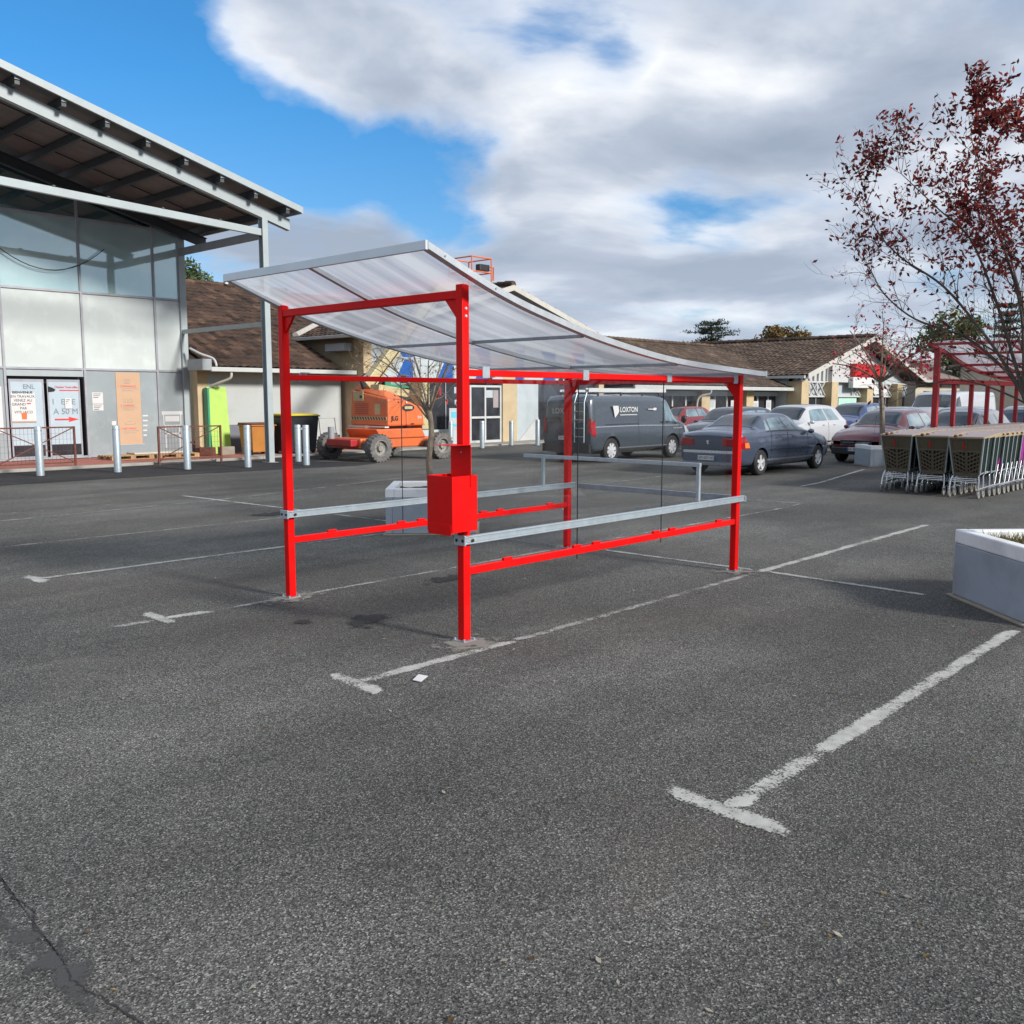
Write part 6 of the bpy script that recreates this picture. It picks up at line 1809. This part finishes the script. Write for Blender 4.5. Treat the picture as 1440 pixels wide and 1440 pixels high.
m = MB().box(11.7,25.0,.18,13.1,25.5,.22); solo(m, 'white_plank', M['offwhite'], 'pale flat panel lying on top of the two wooden pallets', 'panel', bevel=.005)
bl = [(13.75,24.9,.06,'concrete block on the red paving below the lime green board, the darker left one','rust'),(14.4,24.9,.06,'long concrete block on the red paving in front of the lime green board','stone'),(15.0,24.6,.06,'concrete block at the corner of the red paving, left of the orange-brown bin','stone')]
for x,y,z,lab,mt in bl:
    s_ = rnd.uniform(.18,.26)
    solo(MB().box(x-s_,y-.12,z,x+s_,y+.12,z+.24), 'concrete_block', M[mt], lab, 'block', 'blocks by the low wall', bevel=.015)
m = MB().box(11.7,23.45,.075,12.75,23.75,.10); solo(m, 'white_slab', M['white'], 'flat white slab lying by the foot of the right mesh barrier', 'slab', bevel=.006)

def wheelie(name, label, x, y, w, d, h, bodym, lidm, four=False, rot=0.0):
    T = thing(name, label, 'bin', (x,y,.05), None, rot)
    k = .86
    m = MB().add([(-w/2*k,-d/2*k,.08),(w/2*k,-d/2*k,.08),(w/2*k,d/2*k,.08),(-w/2*k,d/2*k,.08),(-w/2,-d/2,h),(w/2,-d/2,h),(w/2,d/2,h),(-w/2,d/2,h)],[(0,3,2,1),(4,5,6,7),(0,1,5,4),(1,2,6,5),(2,3,7,6),(3,0,4,7)])
    bd = part(m, 'body', bodym, T, bevel=.02)
    m = MB().box(-w/2-.035,-d/2-.04,h+.001,w/2+.035,d/2+.04,h+.035); part(m, 'rim', bodym, T, bevel=.012)
    m = MB().prism([(-d/2-.03,h+.036),(d/2+.03,h+.036),(d/2,h+.10),(-d/2+.08,h+.08)], 'x', -w/2-.02, w/2+.02); part(m, 'lid', lidm, T, bevel=.015, fixn=True)
    for s in (-1,1):
        for yy in ((-.6,.6) if four else (.8,)):
            m = MB().lathe([(.001,-.03),(.08,-.03),(.085,0),(.08,.03),(.001,.03)], (s*w/2*.8, yy*d/2, .085), 'x', 16); part(m, 'wheel', M['black'], T, smooth=True)
    m = MB().tube([(-w/2*.7,d/2+.08,h-.02),(w/2*.7,d/2+.08,h-.02)], .014, 6); part(m, 'handle', bodym, T)
    return T, bd
T, bd = wheelie('wheelie_bin', 'orange-brown wheeled bin with a dark lid beside the low grey wall', 15.25, 24.6, .78, .72, .84, M['orange_bin'], M['bin_lid'], True)
m = MB().box(.05,-.336,.52,.20,-.326,.68); part(m, 'sticker', M['paper'], bd)
T, bd = wheelie('large_bin', 'large black four-wheeled bin with a bright yellow lid against the low grey wall', 16.35, 24.3, 1.2, .85, 1.10, M['plastic_black'], M['yellow'], True)
m = MB().box(-.12,-.405,.82,.06,-.395,.87); m.box(-.12,-.407,.72,.06,-.397,.77); m.box(-.12,-.403,.92,.06,-.393,.95); part(m, 'label', M['paper'], bd)
pf = thing('metal_frame', 'thin dark metal frame leaning on the grey wall between the bollards and the boom lift', 'frame', (17.6,24.3,.05))
m = MB().tube([(17.35,24.3,.05),(17.35,24.45,1.08),(17.95,24.45,1.08),(17.95,24.3,.05)], .012, 6); part(m, 'tube', M['plastic_black'], pf, world=True)

# ------------------------------------------------------------------ second shelter
def far_shelter():
    xs0, xs1, ya, yb_ = 20.5, 27.2, 4.85, 7.08
    S = thing('red_shelter', 'older dark red trolley shelter with clear roof standing over the nested trolleys', 'shelter', (xs0, ya, 0))
    PR = smoothprof([(19.95,2.80),(20.5,2.72),(21.2,2.60),(22.2,2.42),(23.4,2.28),(25,2.18),(26.6,2.13),(27.4,2.12)])
    for y in (ya, yb_):
        for k, x in enumerate((xs0,21.6,22.75,23.9,25.05,26.2,xs1)):
            w_ = .055 if k in (0,6) else .042
            h = (lerpz(PR,x)-.03) if k == 0 else 1.999
            part(MB().box(x-w_,y-w_,0,x+w_,y+w_,h), 'post', M['redold'], S, world=True, bevel=.005)
        part(MB().box(xs0+.056,y-.05,2.0,xs1+.05,y+.05,2.11), 'side_beam', M['redold'], S, world=True, bevel=.005)
        m = MB(); curved_band(m, PR, y-.035+(0 if y == ya else .0), y+.035, .05, 0.02); part(m, 'roof_edge', M['redold'], S, world=True)
        for a in (20.6,21.7,22.85): 
            part(MB().box(a,y-.004,.5,a+.95,y+.0,1.98), 'side_panel', M['glass'], S, world=True)
    for y in (5.6,6.33):
        m = MB(); curved_band(m, PR, y-.022, y+.022, .04, 0.01); part(m, 'roof_rib', M['redold'], S, world=True)
    for x in (19.97,21.0,22.1,23.2,24.5,26.0,27.38):
        z = lerpz(PR,x)+.01
        part(MB().box(x-.03,ya+.036,z-.05,x+.03,yb_-.036,z+.0), 'roof_bar', M['redold'], S, world=True)
    m = MB(); curved_sheet(m, PR, ya+.03, yb_-.03, .045); part(m, 'roof_sheet', M['poly'], S, world=True, smooth=True)
far_shelter()

# ------------------------------------------------------------------ shopping trolleys
def trolley(label, side='cartside'):
    T = thing('shopping_trolley', label, 'trolley', (0,0,0), 'shopping trolleys nested in three rows')
    # front panel leans out towards the top (front is -X)
    zt, zb = 1.02, .40; wt, wb = .27, .20
    def F(u, v, d=0):   # u -1..1 , v 0..1
        return Vector((.12-.11*v-d, u*(wb+(wt-wb)*v), zb+(zt-zb)*v))
    m = MB()
    def fbar(a, b, w_, t=.014):
        m.bar(F(*a), F(*b), w_, t, (1,0,0))
    fbar((-1,0),(1,0),.07); fbar((-1,1),(1,1),.06)
    for u in (-.96,.96,0): fbar((u,0),(u,1),.045)
    fbar((-1,.64),(1,.64),.03); 
    # upper closed area and lower diagonal lattice
    m.add([F(-.9,.66),F(.9,.66),F(.92,.97),F(-.92,.97)],[(0,1,2,3)])
    for s in (-1,1):
        for i in range(5):
            v0 = .13+i*.11
            m.bar(F(s*.06, v0-.09), F(s*.90, v0+.06), .024, .012, (1,0,0))
        for i in range(3):
            u = s*(.25+.24*i); m.bar(F(u,.04), F(u+.02*s,.63), .018, .012, (1,0,0))
    part(m, 'basket_front', M['cart'], T)
    m = MB()
    for s in (-1,1):
        # side panels, slightly wider towards the handle
        p = [Vector((.13,s*(wb+.008),zb+.02)),Vector((.86,s*(wb-.010),zb+.10)),Vector((.90,s*(wt-.012),zt)),Vector((.02,s*(wt+.006),zt))]
        q = [a+Vector((0,-s*.010,0)) for a in p]
        m.add(p+q, [(0,1,2,3),(7,6,5,4),(0,4,5,1),(1,5,6,2),(2,6,7,3),(3,7,4,0)])
    m.add([(.13,-wb,zb+.015),(.86,-wb-.03,zb+.155),(.86,wb+.03,zb+.155),(.13,wb,zb+.015)],[(0,1,2,3)])
    part(m, 'basket_side', M[side], T, fixn=False)
    m = MB(); m.add([F(-.93,.02,-.03),F(.93,.02,-.03),F(.93,.97,-.03),F(-.93,.97,-.03)],[(0,1,2,3)]); part(m, 'lattice_shade_sheet', M['plastic_black'], T)  # black sheet added behind the lattice, standing in for shade in its holes
    for s in (-1,1):
        m = MB(); m.bar((.125,s*(wb+.012),zb),(.012,s*(wt+.012),zt),.022,.035,(1,0,0)); part(m, 'corner_edge', M['cartedge'], T)
    m = MB()
    for s in (-1,1): m.bar((.0,s*(wt+.01),zt+.012),(.92,s*(wt-.006),zt+.075),.035,.03)
    m.bar((.0,-wt-.02,zt+.012),(.0,wt+.02,zt+.012),.035,.03)
    part(m, 'rim', M['cartrim'], T, bevel=.006)
    m = MB().add([(.06,-wt+.03,zt+.012),(.88,-wt+.03,zt+.075),(.88,wt-.03,zt+.075),(.06,wt-.03,zt+.012),(.06,-wt+.03,zt+.017),(.88,-wt+.03,zt+.081),(.88,wt-.03,zt+.081),(.06,wt-.03,zt+.017)],[(3,2,1,0),(4,5,6,7),(0,1,5,4),(1,2,6,5),(2,3,7,6),(3,0,4,7)])
    part(m, 'child_seat_flap', M['cartflap'], T)
    m = MB().tube([(.98,-wt-.05,zt+.05),(.98,wt+.05,zt+.05)], .016, 8); part(m, 'handle', M['cart'], T, smooth=True)
    m = MB(); p = F(.12,.66,.010); m.bar(F(.16,.68,.012), F(.16,.90,.012), .035, .004, (1,0,0)); part(m, 'red_tag', M['lampred'], T)
    m = MB().ell((-.0,.17,zt+.035),(.035,.035,.028),8,5); part(m, 'rim_knob', M['rust'], T, smooth=True)
    # chassis of bent tube
    m = MB()
    for s in (-1,1):
        m.tube(smooth3([(.02,s*.235,.13),(.05,s*.225,.30),(.14,s*.20,.395),(.5,s*.22,.44)]), .013, 6)
        m.tube([(.03,s*.235,.16),(.75,s*.27,.20),(.86,s*.28,.55)], .012, 6)
    for z in (.33,.30,.27): m.tube([(.045,-.20,z),(.045,.20,z)], .007, 6)
    m.tube([(.05,-.17,.255),(.05,-.17,.345)], .006, 5); m.tube([(.05,.17,.255),(.05,.17,.345)], .006, 5)
    m.tube([(.75,-.27,.20),(.75,.27,.20)], .009, 5)
    part(m, 'chassis', M['chrome'], T, smooth=True)
    for x, y in ((.03,-.235),(.03,.235),(.76,-.27),(.76,.27)):
        m = MB().lathe([(.001,-.016),(.055,-.016),(.062,-.008),(.062,.008),(.055,.016),(.001,.016)], (x,y,.062), 'y', 14)
        w_ = part(m, 'wheel', M['wheelgrey'], T, smooth=True)
        m = MB().box(x-.014,y-.024,.05,x+.014,y-.018,.14).box(x-.014,y+.018,.05,x+.014,y+.024,.14).box(x-.014,y-.024,.1401,x+.014,y+.024,.15); part(m, 'fork', M['chrome'], w_)
    return T
protos = {}
tree_ = None
ct = trolley('front shopping trolley of the row nearest the camera, whole olive-brown basket front in view')
mg = trolley('shopping trolley with a magenta basket side in the nearest row, fourth from its front', 'cartmag')
tree_ = treeof()
rows = [(17.02,5.33,12,.272,'nearest'),(17.20,5.97,21,.272,'middle'),(17.25,6.62,29,.272,'farthest')]
for ri, (x0, y0, n, st_, nm) in enumerate(rows):
    for i in range(n):
        x = x0+i*st_+rnd.uniform(-.02,.02); y = y0+rnd.uniform(-.012,.012)
        if ri == 0 and i == 0: ct.location = (x,y,0); ct['label'] = 'front shopping trolley of the nearest of three rows, its whole olive-brown basket front in view'; continue
        if ri == 0 and i == 3: mg.location = (x,y,0); continue
        if ri == 0 and i == 8:
            dup(mg, (x,y,0), 0, 'shopping trolley with a magenta basket side in the nearest row, the one farther back', tree=tree_); continue
        if i == 0: lab = 'front shopping trolley of the %s of three rows, olive-brown basket front in view' % nm
        else: lab = 'dark-sided shopping trolley nested behind the first one in the %s row' % nm
        dup(ct, (x,y,0), rnd.uniform(-.012,.012), lab, tree=tree_)
